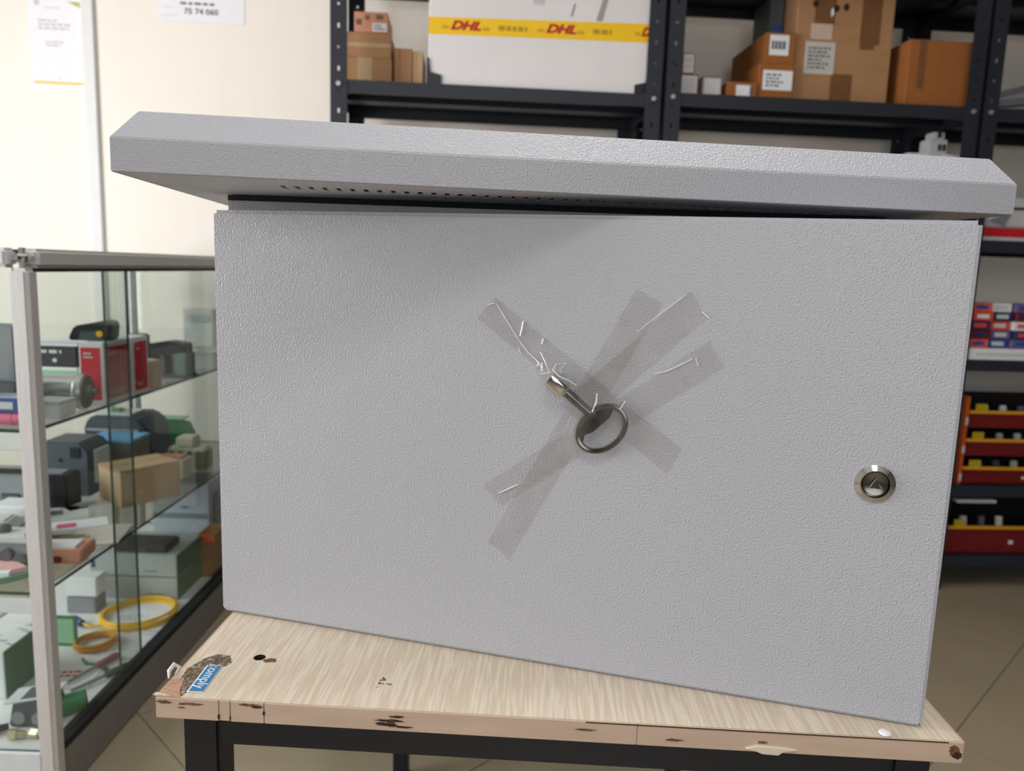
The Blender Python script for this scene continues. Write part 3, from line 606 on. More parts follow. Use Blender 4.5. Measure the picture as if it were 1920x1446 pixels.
t = stand('pale_carton', 'low pale yellow carton behind the brown cardboard box', 'box', -.95, 1.95, ZS2); MB().box(0, .1, 0, .06, 0, .05).build('box_body', BEIGEP, t, bevel=.002); MB().box(.03, .09, 0.01, .05, .05, .058).build('orange_insert', SALMON, t)
for k, (x, y, rz, w_, h_, lb) in enumerate(((-1.02, 1.60, .5, .1, .07, 'white leaflet beside the black controller'), (-.98, 1.66, .9, .13, .05, 'white leaflet behind the black controller'), (-.955, 1.52, .55, .12, .06, 'white leaflet with pink mark on the middle shelf'))):
    t = stand('leaflet', lb, 'paper', x, y, ZS2, rz, 'leaflets on the middle shelf')
    MB().box(0, w_, 0, h_, 0, .004).build('leaflet_sheet', PAPER, t); MB().box(w_ * .2, w_ * .5, h_ * .2, h_ * .7, .004, .0046).build('leaflet_picture', (GREYP, LILAC, PINK)[k], t)
t = stand('dark_mat', 'dark grey mat under the leaflets on the middle shelf', 'mat', -1.06, 1.44, ZS2, .1); MB().box(0, .2, 0, .06, 0, .003).build('mat_sheet', DGREYP, t); MB().box(.005, .195, .004, .008, .003, .0035).build('mat_edge', GREYP, t)
t = stand('salmon_case', 'salmon box with red clip near the case post', 'box', -.888, 1.36, ZS2, .15); MB().box(0, .095, 0, .07, 0, .026).build('box_body', SALMON, t, bevel=.003); MB().box(.0, .06, -.006, 0, .004, .016).build('red_clip', DKRED, t, bevel=.002); MB().box(.01, .08, .01, .05, .026, .031).build('white_sheet', PAPER, t)
t = stand('cable_gland', 'small nickel cable gland on top shelf papers near the case post', 'gland', -.89, 1.47, ZS2); MB().cyl((0, 0, .008), (.03, .01, .008), .008, n=6).build('gland_nut', BRASS, t, smooth=False); MB().cyl((.03, .01, .008), (.05, .017, .008), .006, n=12).build('gland_thread', BRASS, t)
t = stand('white_sample_sheet', 'pale pink sheet lying flat behind the salmon box', 'paper', -.93, 1.45, ZS2, .2); MB().box(.05, .15, 0, .12, 0, .002).build('sheet_body', mat('pale_pink_paper', (232, 214, 206), var=0.02), t); MB().box(.06, .1, .02, .05, .002, .0025).build('sheet_print', INKL, t)
t = stand('dark_frame_meter', 'dark framed grey panel meter behind the front glass', 'meter', -1.12, 1.60, ZS2); MB().box(0, .1, 0, .03, 0, .115).build('meter_body', GREYP, t, bevel=.003)
fr = MB(); fr.box(.0, .1, -.006, 0, .105, .116).box(0, .012, -.006, 0, 0, .105).box(.088, .1, -.006, 0, 0, .105); fr.build('meter_frame', BLACKP, t); MB().box(.03, .07, -.004, 0, .03, .06).build('meter_dial', DGREYP, t, bevel=.002)
t = stand('white_relay', 'white stepped relay box behind the front glass', 'relay', -1.04, 1.47, ZS2); MB().box(0, .085, 0, .06, 0, .05).build('relay_body', LGREYP, t, bevel=.004); MB().prism([(-.01, .05), (.085, .05), (.085, .075), (.01, .075)], -.06, 0, mx=FRONT).build('relay_cover', WHITEP, t, bevel=.004); MB().box(.02, .06, -.006, 0, .012, .026).build('relay_terminal', BEIGEP, t, bevel=.003)
for k, (x, y, lb) in enumerate(((-.95, 1.345, 'grey motor block with fittings at the front of the shelf'), (-1.03, 1.40, 'grey valve block with round knob behind the motor block'))):
    t = stand('motor_block', lb, 'motor', x, y, ZS2, .2 * k)
    MB().box(0, .085, 0, .05, 0, .045).build('block_body', GREYP if k == 0 else DGREYP, t, bevel=.006); MB().prism([(-.01, .045), (.09, .045), (.07, .064), (.0, .06)], -.05, 0, mx=FRONT).build('block_cover', LGREYP, t, bevel=.004)
    for q in range(3): MB().cyl((.014 + q * .026, -.012, .018 + .01 * (q % 2)), (.014 + q * .026, .002, .018 + .01 * (q % 2)), .011, n=14).build('port', DGREYP, t)
    MB().lathe([(.009, 0), (.012, .004), (.012, .012), (.007, .016)], 14, mx=at(.02, .02, .06)).build('knob', DGREYP, t)
t = stand('green_plate', 'round green dish holding pink papers at the front of the shelf', 'dish', -.905, 1.315, ZS2)
MB().lathe([(.05, 0), (.062, .004), (.066, .016), (.062, .016), (.05, .006)], 32).build('dish_body', mat('dish_green', (112, 160, 136), var=0.06), t)
MB().prism([(-.045, -.02), (.02, -.035), (.045, .0), (.0, .03), (-.035, .02)], .008, .017).build('pink_paper', mat('pink_paper', (232, 176, 178), var=0.06), t); MB().prism([(-.02, -.045), (.035, -.035), (.03, -.02), (-.01, -.03)], .009, .0175).build('white_paper', PAPER, t)

# ------------------------------------------------------------------ bottom of the case
GW = mat('grey_carton', (186, 190, 186), rough=0.7, var=0.03)
for k, (lb, dx, z) in enumerate((('grey carton with green side, lower of two in the case', .012, 0), ('grey carton with green side and letter S, upper of two', 0, .0605))):
    t = stand('equipment_carton', lb, 'box', -1.052 + dx, 1.85, ZS0 + z, 0, 'grey and green cartons in the case'); W = .222 - dx
    MB().box(0, W, 0, .17, 0, .058).build('box_body', GW, t, bevel=.002)
    MB().box(W, W + .0008, 0.001, .169, 0.001, .057).build('green_side', GREENC, t, smooth=False)
    dashes(MB(), W * .62, W * .86, .012, .017, 1, -.0006).build('print', INK, t)
    if k: text('lettering', 'S', .022, INKD, t, at(.006, -.0006, .022) @ FRONT, bold=.0012)
t = stand('flat_dark_case', 'flat dark brown case lying on the grey carton', 'case', -.99, 1.86, ZS0 + .1192); MB().box(0, .13, 0, .08, 0, .02).build('case_body', mat('dark_taupe', (88, 80, 72), var=0.06), t, bevel=.003); MB().box(.0, .13, -.0006, 0, .009, .0105).build('case_seam', BLACKP, t)
t = stand('pale_equipment_box', 'pale blue grey equipment box behind the upper cartons', 'box', -1.005, 2.10, ZS0, 0); MB().box(0, .16, 0, .12, 0, .235).build('box_body', mat('pale_steel_card', (192, 200, 210), var=0.03), t, bevel=.002); MB().box(.0, .16, -.001, 0, .13, .145).build('dark_band', GREYP, t); MB().box(.08, .1, -.0008, 0, .16, .165).build('print', INK, t)
t = stand('dark_equipment_box', 'dark grey equipment box beside the pale one', 'box', -.842, 2.12, ZS0, 0); MB().box(0, .05, 0, .12, 0, .2).build('box_body', DGREYP, t, bevel=.002); MB().box(.004, .046, -.001, 0, .03, .1).build('box_panel', GREYP, t)
t = stand('orange_carton', 'orange brown carton behind the green sided cartons', 'box', -.84, 2.0, ZS0, 0); MB().box(0, .048, 0, .1, 0, .12).build('box_body', CARD2, t, bevel=.002); MB().box(0, .048, -.0008, 0, .1, .12).build('orange_band', mat('orange_print', (226, 96, 40), var=0.05), t)
def coil(name, label, cx, cy, z, rx, ry, rot, wires, r, m, parts):
    t = stand(name, label, 'cable', cx, cy, z, rot)
    for k in range(wires):
        N = 40; rr = random.Random(k * 3 + wires); a, b = rr.uniform(-.05, .05), rr.uniform(.9, 1.04)
        pts = [(rx * b * math.cos(2*math.pi*i/N), ry * b * math.sin(2*math.pi*i/N), r + r * 1.5 * (k % 3) + .003 * math.sin(2*math.pi*i/N + k)+.003) for i in range(N)]
        MB().tube(pts, r, 8, True).build('cable_loop', m, t)
    return t
t = coil('yellow_cable_coil', 'large coil of yellow cable on the case floor', -.88, 1.752, ZS0, .082, .078, R(20), 5, .0035, CABLEY, 1)
MB().tube([(-.07, -.045, .008), (-.1, -.045, .01), (-.125, -.02, .014)], .003).build('cable_tail', CABLEY, t); MB().cyl((-.118, -.03, .012), (-.138, -.006, .016), .0085, n=10).build('blue_connector', BLUEC, t); MB().cyl((-.138, -.006, .016), (-.148, .006, .018), .006, n=10).build('white_tip', LGREYP, t)
coil('ochre_cable_coil', 'small coil of ochre cable beside the yellow coil', -.907, 1.605, ZS0, .042, .04, R(10), 4, .0032, CABLEO, 1)
for k, (x, y, rz, a, b, lb) in enumerate(((-.90, 1.53, .3, .12, .09, 'white sheet under the ochre cable coil'), (-.86, 1.64, -.1, .08, .1, 'white sheet between the two cable coils'), (-.94, 1.42, .15, .11, .1, 'white sheet with red print on the case floor'), (-.97, 1.70, .1, .16, .12, 'white sheet under the yellow cable coil'))):
    t = stand('paper_sheet', lb, 'paper', x, y, ZS0 + .0004 * k, rz, 'sheets on the case floor'); MB().box(0, a, 0, b, 0, .0009).build('sheet_body', PAPER, t)
    dashes(MB(), .02, a * .8, -.05, -.02, 2, 0).build('print', (INKL, INKL, RED, INKL)[k], t, smooth=False).matrix_local = at(0, .07 if k != 2 else .09, .0012) @ Matrix.Rotation(R(-90), 4, 'X')
t = stand('white_adapter', 'white adapter box left of the yellow coil', 'box', -1.06, 1.76, ZS0); MB().box(0, .075, 0, .05, .042, .09).build('box_body', WHITEP, t, bevel=.003); MB().box(.0, .07, 0, .05, 0, .041).build('box_base', GREYP, t, bevel=.002)
t = stand('sample_holder', 'green plastic sample holder standing behind the case post', 'holder', -.995, 1.60, ZS0); fr = MB(); fr.box(0, .05, 0, .004, 0, .006).box(0, .05, 0, .004, .064, .07).box(0, .005, 0, .004, .006, .064).box(.043, .05, 0, .004, .006, .064); fr.build('frame_body', GREENC, t); MB().box(.005, .043, .001, .003, .006, .064).build('frame_sheet', PALEGREEN, t)
t = stand('green_wire', 'short green wire with dark plug on the case floor', 'cable', -.83, 1.50, ZS0); MB().tube([(0, 0, .004), (-.02, .02, .004), (-.05, .02, .004), (-.07, .04, .004)], .003).build('wire', GREENP, t); MB().cyl((0, 0, .005), (.012, -.01, .005), .005, n=8).build('plug', NAVY, t)
for k, (x, y, lb) in enumerate(((-.85, 1.41, 'grey screwdriver lying nearest the sliding glass'), (-.875, 1.44, 'brown screwdriver lying beside the grey screwdriver'))):
    t = stand('screwdriver', lb, 'tool', x, y, ZS0 + .008, R(60 + 10 * k)); MB().cyl((0, 0, 0), (.07, 0, 0), .0035, n=10).build('shaft', GREYP, t); MB().lathe([(.005, 0), (.0075, .006), (.007, .05), (.004, .056)], 10, mx=at(.07, 0, 0) @ Matrix.Rotation(R(90), 4, 'Y')).build('handle', DGREYP if k == 0 else MAUVE, t)
t = stand('green_tape_roll', 'green cylinder with dark ends near the case corner', 'roll', -.814, 1.352, ZS0 + .019, R(40)); MB().cyl((-.02, 0, 0), (.02, 0, 0), .0185, n=24).build('roll_body', GREENP, t); MB().lathe([(.0187, 0), (.0187, .003), (.010, .003), (.010, .001)], 24, mx=at(.02, 0, 0) @ Matrix.Rotation(R(90), 4, 'Y')).build('roll_end', BLACKP, t); MB().lathe([(.0187, 0), (.0187, .003), (.010, .003)], 24, mx=at(-.02, 0, 0) @ Matrix.Rotation(R(-90), 4, 'Y')).build('roll_end', BLACKP, t)
t = stand('clear_lead', 'thin pale lead curled in front of the green cylinder', 'cable', -.812, 1.27, ZS0); MB().tube([(-.02, .03, .003), (0, .02, .02), (.012, .01, .012), (.01, -.005, .003)], .0014).build('lead_wire', LGREYP, t); MB().cyl((.01, -.005, .003), (.018, -.012, .003), .0028, n=8).build('lead_plug', GREENP, t)
t = stand('white_green_carton', 'white carton with green side at the front of the case floor', 'box', -1.06, 1.385, ZS0); MB().box(0, .098, 0, .14, 0, .098).build('box_body', WHITEP, t, bevel=.002); MB().box(.098, .0988, .001, .139, .001, .097).build('green_side', GREENC, t, smooth=False)
d = MB(); rr = random.Random(5)
for k in range(7): x, y = rr.uniform(.03, .085), rr.uniform(.02, .12); d.tube([(x, y, .0984), (x + .008, y + .004, .0984), (x + .012, y - .004, .0984), (x + .02, y + .003, .0984)], .0006, 5)
d.build('scribble', INK, t)
t = stand('grey_module', 'grey module with clear wrap beside the nickel fittings', 'module', -.90, 1.295, ZS0, .1); MB().prism([(0, 0), (.075, 0), (.08, .045), (.06, .062), (.01, .05)], -.05, 0, mx=FRONT).build('module_body', DGREYP, t, bevel=.004); MB().cyl((.02, -.004, .02), (.02, .002, .02), .012, n=14).cyl((.055, -.004, .018), (.055, .002, .018), .012, n=14).build('module_port', GREYP, t); MB().prism([(-.004, .046), (.085, .06), (.085, .062), (-.004, .049)], -.05, .002, mx=FRONT).build('wrap_edge', LGREYP, t)
for k, (x, y, rz, lb) in enumerate(((-.876, 1.262, .1, 'nickel cable fitting lying left of its twin'), (-.840, 1.270, -.1, 'nickel cable fitting lying nearest the case post'), (-.915, 1.27, .6, 'dark cable fitting at the left picture edge'))):
    t = stand('cable_fitting', lb, 'fitting', x, y, ZS0 + .0095, rz, 'fittings on the case floor'); m = BRASS if k < 2 else BLACKP
    MB().cyl((0, 0, 0), (.014, 0, 0), .0095, n=6).build('hex_nut', m, t, smooth=False); MB().lathe([(.0062, 0), (.0068, .002), (.0062, .004), (.0068, .006), (.0062, .008), (.0062, .014)], 16, mx=at(.014, 0, 0) @ Matrix.Rotation(R(90), 4, 'Y')).build('thread', m, t)

# ------------------------------------------------------------------ work bench
BT = 0.646; BY = R(-2.3)
bench = thing('work_bench', 'bench with pale wood top and dark steel frame under the enclosure', 'bench', (-0.2417, 0.4998, 0), BY)
W, D, TK = 0.553, 0.845, 0.0155
hx, hy, hr = 0.0509, 0.0603, 0.0046
mb = MB(); z0, z1 = BT - TK, BT
# top panel with a drilled screw hole
sq = 0.012; N = 16
xs = [0.0006, hx - sq, hx + sq, W - .0006]; ys = [0.0006, hy - sq, hy + sq, D]
def slab(z, flip):
    for i in range(3):
        for j in range(3):
            if i == 1 and j == 1: continue
            q = [(xs[i], ys[j], z), (xs[i+1], ys[j], z), (xs[i+1], ys[j+1], z), (xs[i], ys[j+1], z)]
            mb.add(q, [(0, 1, 2, 3) if not flip else (3, 2, 1, 0)])
    ring = [(hx + hr * math.cos(2*math.pi*(k+.5)/N), hy + hr * math.sin(2*math.pi*(k+.5)/N), z) for k in range(N)]
    def sqp(t):
        c, s = math.cos(t), math.sin(t); m_ = max(abs(c), abs(s)); return (hx + sq * c / m_, hy + sq * s / m_, z)
    outer = [sqp(2*math.pi*(k+.5)/N) for k in range(N)]
    for k in range(N):
        j = (k + 1) % N; f = [outer[k], outer[j], ring[j], ring[k]]
        mb.add(f, [(0, 1, 2, 3) if not flip else (3, 2, 1, 0)])
        a, b = outer[k], outer[j]
        if abs(a[0] - b[0]) > 1e-6 and abs(a[1] - b[1]) > 1e-6:
            cxn = hx + math.copysign(sq, (a[0] + b[0]) / 2 - hx); cyn = hy + math.copysign(sq, (a[1] + b[1]) / 2 - hy)
            mb.add([a, (cxn, cyn, z), b], [(0, 1, 2) if not flip else (2, 1, 0)])
slab(z1, False); slab(z0, True)
e = [(xs[0], ys[0]), (xs[3], ys[0]), (xs[3], ys[3]), (xs[0], ys[3])]
for k in range(4):
    a, b = e[k], e[(k + 1) % 4]; mb.add([(a[0], a[1], z0), (b[0], b[1], z0), (b[0], b[1], z1), (a[0], a[1], z1)], [(0, 1, 2, 3)])
top = mb.build('tabletop', LAMINATE, bench, smooth=False)
MB().cyl((hx, hy, z0 + .001), (hx, hy, z1 - .0003), hr + .0002, n=N, caps=False).cyl((hx, hy, z0 + .001), (hx, hy, z0 + .002), hr).build('screw_hole', CHIPD, top)
# edge banding pieces, each with its own gap and height
for x0, x1, dz in ((0.0, .0445, 0), (.0452, .0525, .0004), (.0531, .0765, -.0002), (.0772, .335, 0), (.3355, W, 0)):
    MB().box(x0, x1, -.0012, .0006, z0 + .0002 + max(0, dz), z1 - .0001).build('edge_strip', EDGE, bench, bevel=.0003, seg=1)
MB().box(-.0012, .0006, .012, D, z0, z1 - .0001).build('edge_strip', EDGE, bench, bevel=.0003, seg=1)
MB().box(W - .0006, W + .0012, 0, D, z0, z1 - .0001).build('edge_strip', EDGE, bench, bevel=.0003, seg=1)
def blot(name, cx, cz, rx, rz, m, seed, parent, plane='front', y=-.0013, th=.0003, n=18, jag=.5):
    rr = random.Random(seed); pts = []
    for k in range(n):
        q = rr.uniform(1 - jag, 1.0); t_ = 2 * math.pi * k / n; pts.append((cx + rx * q * math.cos(t_), cz + rz * q * math.sin(t_)))
    if plane == 'front': return MB().prism(pts, 0, th, mx=at(0, y, 0) @ FRONT).build(name, m, parent, smooth=False)
    return MB().prism(pts, y, y + th).build(name, m, parent, smooth=False)
# chips and scuffs along the front edge
for k, (cx, cz, rx, rz, m) in enumerate(((.165, BT - .0075, .012, .0012, CHIPD), (.163, BT - .0105, .010, .0018, CHIPD), (.170, BT - .0045, .006, .001, CHIPD), (.175, BT - .0118, .007, .0009, CHIPD), (.166, BT - .009, .004, .004, CHIP),
        (.066, BT - .0018, .009, .0011, CHIP), (.072, BT - .003, .006, .0012, CHIPD), (.025, BT - .0035, .012, .001, CHIP), (.018, BT - .0065, .003, .0006, CHIP), (.0448, BT - .012, .0011, .0028, CHIPD), (.0528, BT - .0125, .0008, .0024, CHIPD), (.0768, BT - .0075, .0012, .002, CHIPD),
        (.006, BT - .003, .006, .0016, CHIP), (.547, BT - .006, .005, .005, CHIP), (.549, BT - .0095, .004, .003, CHIPD), (.3, BT - .006, .01, .0008, CHIP), (.36, BT - .010, .008, .0012, CHIP), (.42, BT - .008, .004, .001, CHIP))):
    blot('chip', cx, cz, rx, rz, m, k + 3, bench)
# hairline where the banding lifts from the top
MB().box(.30, W - .01, -.0016, -.0008, z1 - .0008, z1 - .0002).build('edge_crack', CHIPD, bench)
# worn corner with glue residue, torn laminate
MB().prism([(-.001, 0.0), (.017, 0.0), (.012, .010), (.008, .026), (-.001, .020)], z1, z1 + .0003).build('worn_corner', mat('scuffed_chipboard', (190, 150, 122), rough=.9, var=.2, nscale=400), bench, smooth=False)
MB().prism([(.010, .004), (.017, .002), (.019, .010), (.018, .030), (.018, .046), (.026, .052), (.018, .062), (.010, .054), (.004, .038), (.006, .022)], z1, z1 + .0002).build('glue_residue', RESIDUE, bench, smooth=False)
MB().prism([(.018, .047), (.030, .044), (.033, .050), (.028, .060), (.019, .062)], z1, z1 + .0003).build('glue_residue', RESIDUE, bench, smooth=False)
blot('torn_laminate', hx + .010, hy - .004, .007, .004, CHIP, 41, bench, 'top', z1, .0002)
for k, (x, y, rx, ry) in enumerate(((.152, .036, .0035, .006), (.158, .032, .003, .0015), (.15, .028, .002, .002))): blot('scratch', x, y, rx, ry, RESIDUE, 50 + k, bench, 'top', z1, .0002)
# blue brand sticker, upside down to the camera
sm = Matrix.Translation((.0228, .0435, z1 + .0003)) @ Matrix.Rotation(R(-87.5), 4, 'Z')
st = MB().box(-.001, .0365, -.0062, .0055, 0, .0002, mx=sm).build('sticker', PAPER, bench, smooth=False)
MB().box(0, .0355, -.0050, .0052, .0002, .0004, mx=sm).build('sticker_print', BLUELBL, st, smooth=False)
text('lettering', ':omply', 0.0112, PAPER, st, sm @ at(.0012, -.0026, .0005), bold=-.00008, ext=.0001, sx=1.02)
# curled paper scrap, torn flake, glue blob
MB().tube([(-.002, .022, z1 + .001), (-.004, .027, z1 + .004), (-.002, .031, z1 + .007), (.002, .031, z1 + .005), (.001, .026, z1 + .002)], [.0006, .0016, .0020, .0015, .0006], 10).build('paper_curl', mat('paper_scrap', (220, 212, 200), var=.05, nscale=200), bench)
MB().prism([(-.003, .001), (.010, .0005), (.006, .0022), (-.002, .004)], z1 + .0003, z1 + .0009).build('paper_curl', LAMINATE, bench)
MB().prism([(.408, BT - .0125), (.416, BT - .0098), (.436, BT - .0105), (.444, BT - .0118), (.434, BT - .0135), (.431, BT - .0162), (.42, BT - .0158), (.416, BT - .0142)], 0, .0022, mx=at(0, -.0008, 0) @ FRONT).build('torn_flake', mat('torn_laminate_flake', (226, 208, 190), var=.04), bench, bevel=.0004, seg=1)
MB().lathe([(.0028, 0), (.0042, .0006), (.0036, .0016), (.0012, .0022)], 12, mx=at(.503, .0042, z1)).build('glue_blob', PAPER, bench)
# steel frame
f0, LG = .012, .027
FZ = z0 - .0005
for x in (f0, W - f0 - LG):
    for y in (f0, D - f0 - LG):
        l = MB().box(x, x + LG, y, y + LG, .008, FZ).build('leg', BLACKSTEEL, bench, bevel=.0025)
        MB().box(x - .002, x + LG + .002, y - .002, y + LG + .002, 0.0003, .008).build('foot', RUBBER, l, bevel=.001)
for y in (f0, D - f0 - LG): MB().box(f0 + LG, W - f0 - LG, y + .0005, y + LG, FZ - LG, FZ).build('rail', BLACKSTEEL, bench, bevel=.002)
for x in (f0, W - f0 - LG): MB().box(x, x + LG, f0 + LG, D - f0 - LG, FZ - LG, FZ).build('rail', BLACKSTEEL, bench, bevel=.002)

# ------------------------------------------------------------------ enclosure
EW, EH = 0.557, 0.343; EY = R(-15.09)
EB = BT + .0004
enc = thing('electrical_enclosure', 'light grey powder coated metal enclosure standing askew on the bench', 'enclosure', (-0.2474, 0.6355, EB), EY)
DT = 0.016
MB().box(0, EW, 0, DT, 0, EH).build('door', POWDER, enc, bevel=.0028, seg=4)
MB().box(.003, EW - .003, DT + .0015, .215, .001, EH - .001).build('body', POWDER, enc, bevel=.0015, seg=2)
MB().box(.006, EW - .006, DT - .002, DT + .004, .006, EH - .004).build('door_seal', RUBBER, enc)
# lock: bevelled bezel, sunken core with a triangular insert
lx, lz = 0.5104, 0.1692
LM = at(lx, 0, lz) @ FRONT
bz = MB().lathe([(.0128, 0), (.0128, .0012), (.0095, .0034), (.0090, .0034), (.0086, .0012), (.0086, .0)], 48, mx=LM).build('lock_bezel', CHROME, enc, ang=20)
MB().lathe([(.0084, 0.0), (.0084, .0018), (.0078, .0024), (.004, .0016)], 40, mx=LM @ at(0, .0004, 0)).build('lock_core', DCHROME, bz, ang=20)
MB().prism([(0, .0042), (-.0040, -.0026), (.0040, -.0026)], .0016, .0030, mx=LM).build('triangle_insert', DCHROME, bz, bevel=.0002, seg=1)

# ------------------------------------------------------------------ spacer frame between enclosure and canopy
def wedge(x0, x1, y0, y1, za, zb, zc, zd):     # slab whose top and bottom may slope along x
    v_ = [(x0,y0,za),(x1,y0,zb),(x1,y1,zb),(x0,y1,za),(x0,y0,zc),(x1,y0,zd),(x1,y1,zd),(x0,y1,zc)]
    return MB().add(v_, [(0,3,2,1),(4,5,6,7),(0,1,5,4),(1,2,6,5),(2,3,7,6),(3,0,4,7)])
SB_Z = EB + EH - .001 + .0003
spc = thing('canopy_spacer', 'grey spacer frame with black gasket squeezed between enclosure and canopy', 'spacer', (-0.240, 0.653, SB_Z), R(-2.4))
gl, gr = 1.00275 - SB_Z, 1.00035 - SB_Z
for x0, x1, y0, y1 in ((0, .535, 0, .012), (0, .535, .07, .082), (0, .012, .012, .07), (.523, .535, .012, .07)):
    q0, q1 = gl + (gr - gl) * x0 / .535, gl + (gr - gl) * x1 / .535
    wedge(x0, x1, y0, y1, 0, 0, q0 - .0042, q1 - .0042).build('frame_bar', POWDER, spc)
    wedge(x0, x1, y0 - .0008 * (y0 == 0), y1, q0 - .0042, q1 - .0042, q0, q1).build('gasket_strip', RUBBER, spc)

# ------------------------------------------------------------------ rain canopy resting askew on the enclosure
KW, KD = 0.623, 0.305; KY = R(6.0)
can = thing('rain_canopy', 'light grey metal rain canopy lying loose across the enclosure top', 'canopy', (-0.261, 0.5061, 1.0032), KY)
can.rotation_euler = (0, math.atan2(0.0029, KW), KY)      # its right end sits a little lower
hf, s_, hr_ = 0.0215, 0.0135, 0.0405
v = []
for z, i in ((0, 0), (hf, 0), (hr_, s_)):
    v += [(i, i, z), (KW - i, i, z), (KW - i, KD - i, z), (i, KD - i, z)]
fs = [(0,1,5,4),(1,2,6,5),(2,3,7,6),(3,0,4,7),(4,5,9,8),(5,6,10,9),(6,7,11,10),(7,4,8,11),(8,9,10,11)]
cv = MB().add(v, fs)
# inner skin so the cover has thickness
tk = .0012
v2 = []
for z, i in ((0, tk), (hf, tk), (hr_ - tk, s_ + tk * .6)):
    v2 += [(i, i, z), (KW - i, i, z), (KW - i, KD - i, z), (i, KD - i, z)]
cv.add(v2, [tuple(reversed(f)) for f in fs]); k = 12
cv.f += [(0,12,13,1),(1,13,14,2),(2,14,15,3),(3,15,12,0)]; cv.m += [0] * 4
cv.build('canopy_cover', POWDER, can, bevel=.0012, seg=3)
# underside plate with a row of ventilation slots
ns, sx0, pitch, sw, sy0, sy1 = 44, 0.096, 0.0098, 0.0036, 0.045, 0.068
pb = MB(); za, zb = 0.0003, .0014; e_ = .0016
pb.box(e_, KW - e_, e_, sy0, za, zb).box(e_, KW - e_, sy1, KD - e_, za, zb)
xx = e_
for k in range(ns):
    pb.box(xx, sx0 + k * pitch, sy0, sy1, za, zb); xx = sx0 + k * pitch + sw
pb.box(xx, KW - e_, sy0, sy1, za, zb)
pb.build('underside_plate', POWDER, can, smooth=False)
MB().box(sx0 - .01, sx0 + ns * pitch + .01, sy0 - .006, sy1 + .006, .006, .007).build('slot_dark_backing', RUBBER, can, smooth=False)  # added black sheet standing in for the shaded interior behind the slots

# ------------------------------------------------------------------ key and adhesive tape on the door (door millimetres -> world)
DM = Matrix.Translation((-0.2474, 0.6355, EB)) @ Matrix.Rotation(EY, 4, 'Z') @ FRONT      # x along door, y up, z out of the door
def on_door(o): o.matrix_world = DM; return o
key = bpy.data.objects.new('cabinet_key', None); key.empty_display_size = .01; col.objects.link(key); on_door(key)
tag(key, 'chrome cabinet key with oval ring handle taped to the grey door', 'key')
mm = .001
ka = Vector((290.0, 223.6)) * mm; kb = Vector((318.5, 201.5)) * mm; kd = (kb - ka).normalized(); ang = math.atan2(kd.y, kd.x); kz = .0064
KM = Matrix.Translation((ka.x, ka.y, kz)) @ Matrix.Rotation(ang, 4, 'Z')     # x runs from socket mouth to ring
sock = MB()
no = 8; ro, ri, L1 = .0062, .0041, .0125
def sup(r, n=24, p=3.2):
    out = []
    for i in range(n):
        t_ = 2*math.pi*i/n; c, s = math.cos(t_), math.sin(t_); out.append((r * math.copysign(abs(c) ** (2/p), c), r * math.copysign(abs(s) ** (2/p), s)))
    return out
def loft(rings):
    n = len(rings[0]); vs = [p for r_ in rings for p in r_]; fs = []
    for k in range(len(rings) - 1):
        for i in range(n): j = (i + 1) % n; fs.append((k*n+i, k*n+j, (k+1)*n+j, (k+1)*n+i))
    return vs, fs, n
rings = []
for x, r_ in ((.008, ri), (-.004, ri), (-.004, ro), (.0085, ro), (.0105, ro * .8), (.0118, .0034)):
    rings.append([(x, a, b) for a, b in sup(r_)])
vs_, fs_, n_ = loft(rings); fs_.append(tuple(range(n_)))
MB().add(vs_, fs_, mx=KM).build('socket', CHROME, key)
MB().cyl(KM @ Vector((.011, 0, 0)), KM @ Vector((.0345, 0, 0)), .0036, .0034, n=20).build('shaft', DCHROME, key)
# oval ring with a web plate toward the shaft
RC = Vector((325.6, 191.6)) * mm; ra, rb_ = .0195, .0142; rot = R(44)
RM = Matrix.Translation((RC.x, RC.y, .0046)) @ Matrix.Rotation(rot, 4, 'Z')
N = 64; vs_ = []; prof = [(-.0017, -.0016), (.0, -.0021), (.0017, -.0016), (.0019, 0), (.0015, .0018), (0, .0023), (-.0015, .0018), (-.0019, 0)]
for i in range(N):
    t_ = 2*math.pi*i/N; c, s = math.cos(t_), math.sin(t_)
    nx, ny = c * rb_, s * ra; l_ = math.hypot(nx, ny); nx /= l_; ny /= l_
    for dr, dz in prof: vs_.append((ra * c + nx * dr, rb_ * s + ny * dr, dz))
m_ = len(prof); fs_ = [(i*m_+k, i*m_+(k+1) % m_, ((i+1) % N)*m_+(k+1) % m_, ((i+1) % N)*m_+k) for i in range(N) for k in range(m_)]
MB().add(vs_, fs_, mx=RM).build('ring_handle', DCHROME, key)
# web: the part of the oval on the shaft side, cut by a chord
web = []
for i in range(33):
    t_ = R(25) + (R(155)) * i / 32; web.append((ra * math.cos(t_) * .97, rb_ * math.sin(t_) * .97))
web = [(p[0], p[1]) for p in web]; web.append((-.0125, .0045)); web.append((-.007, .0022)); web.append((.010, .0025))
MB().prism(web, -.0014, .0014, mx=RM).build('ring_web', DCHROME, key, bevel=.0004, seg=2)

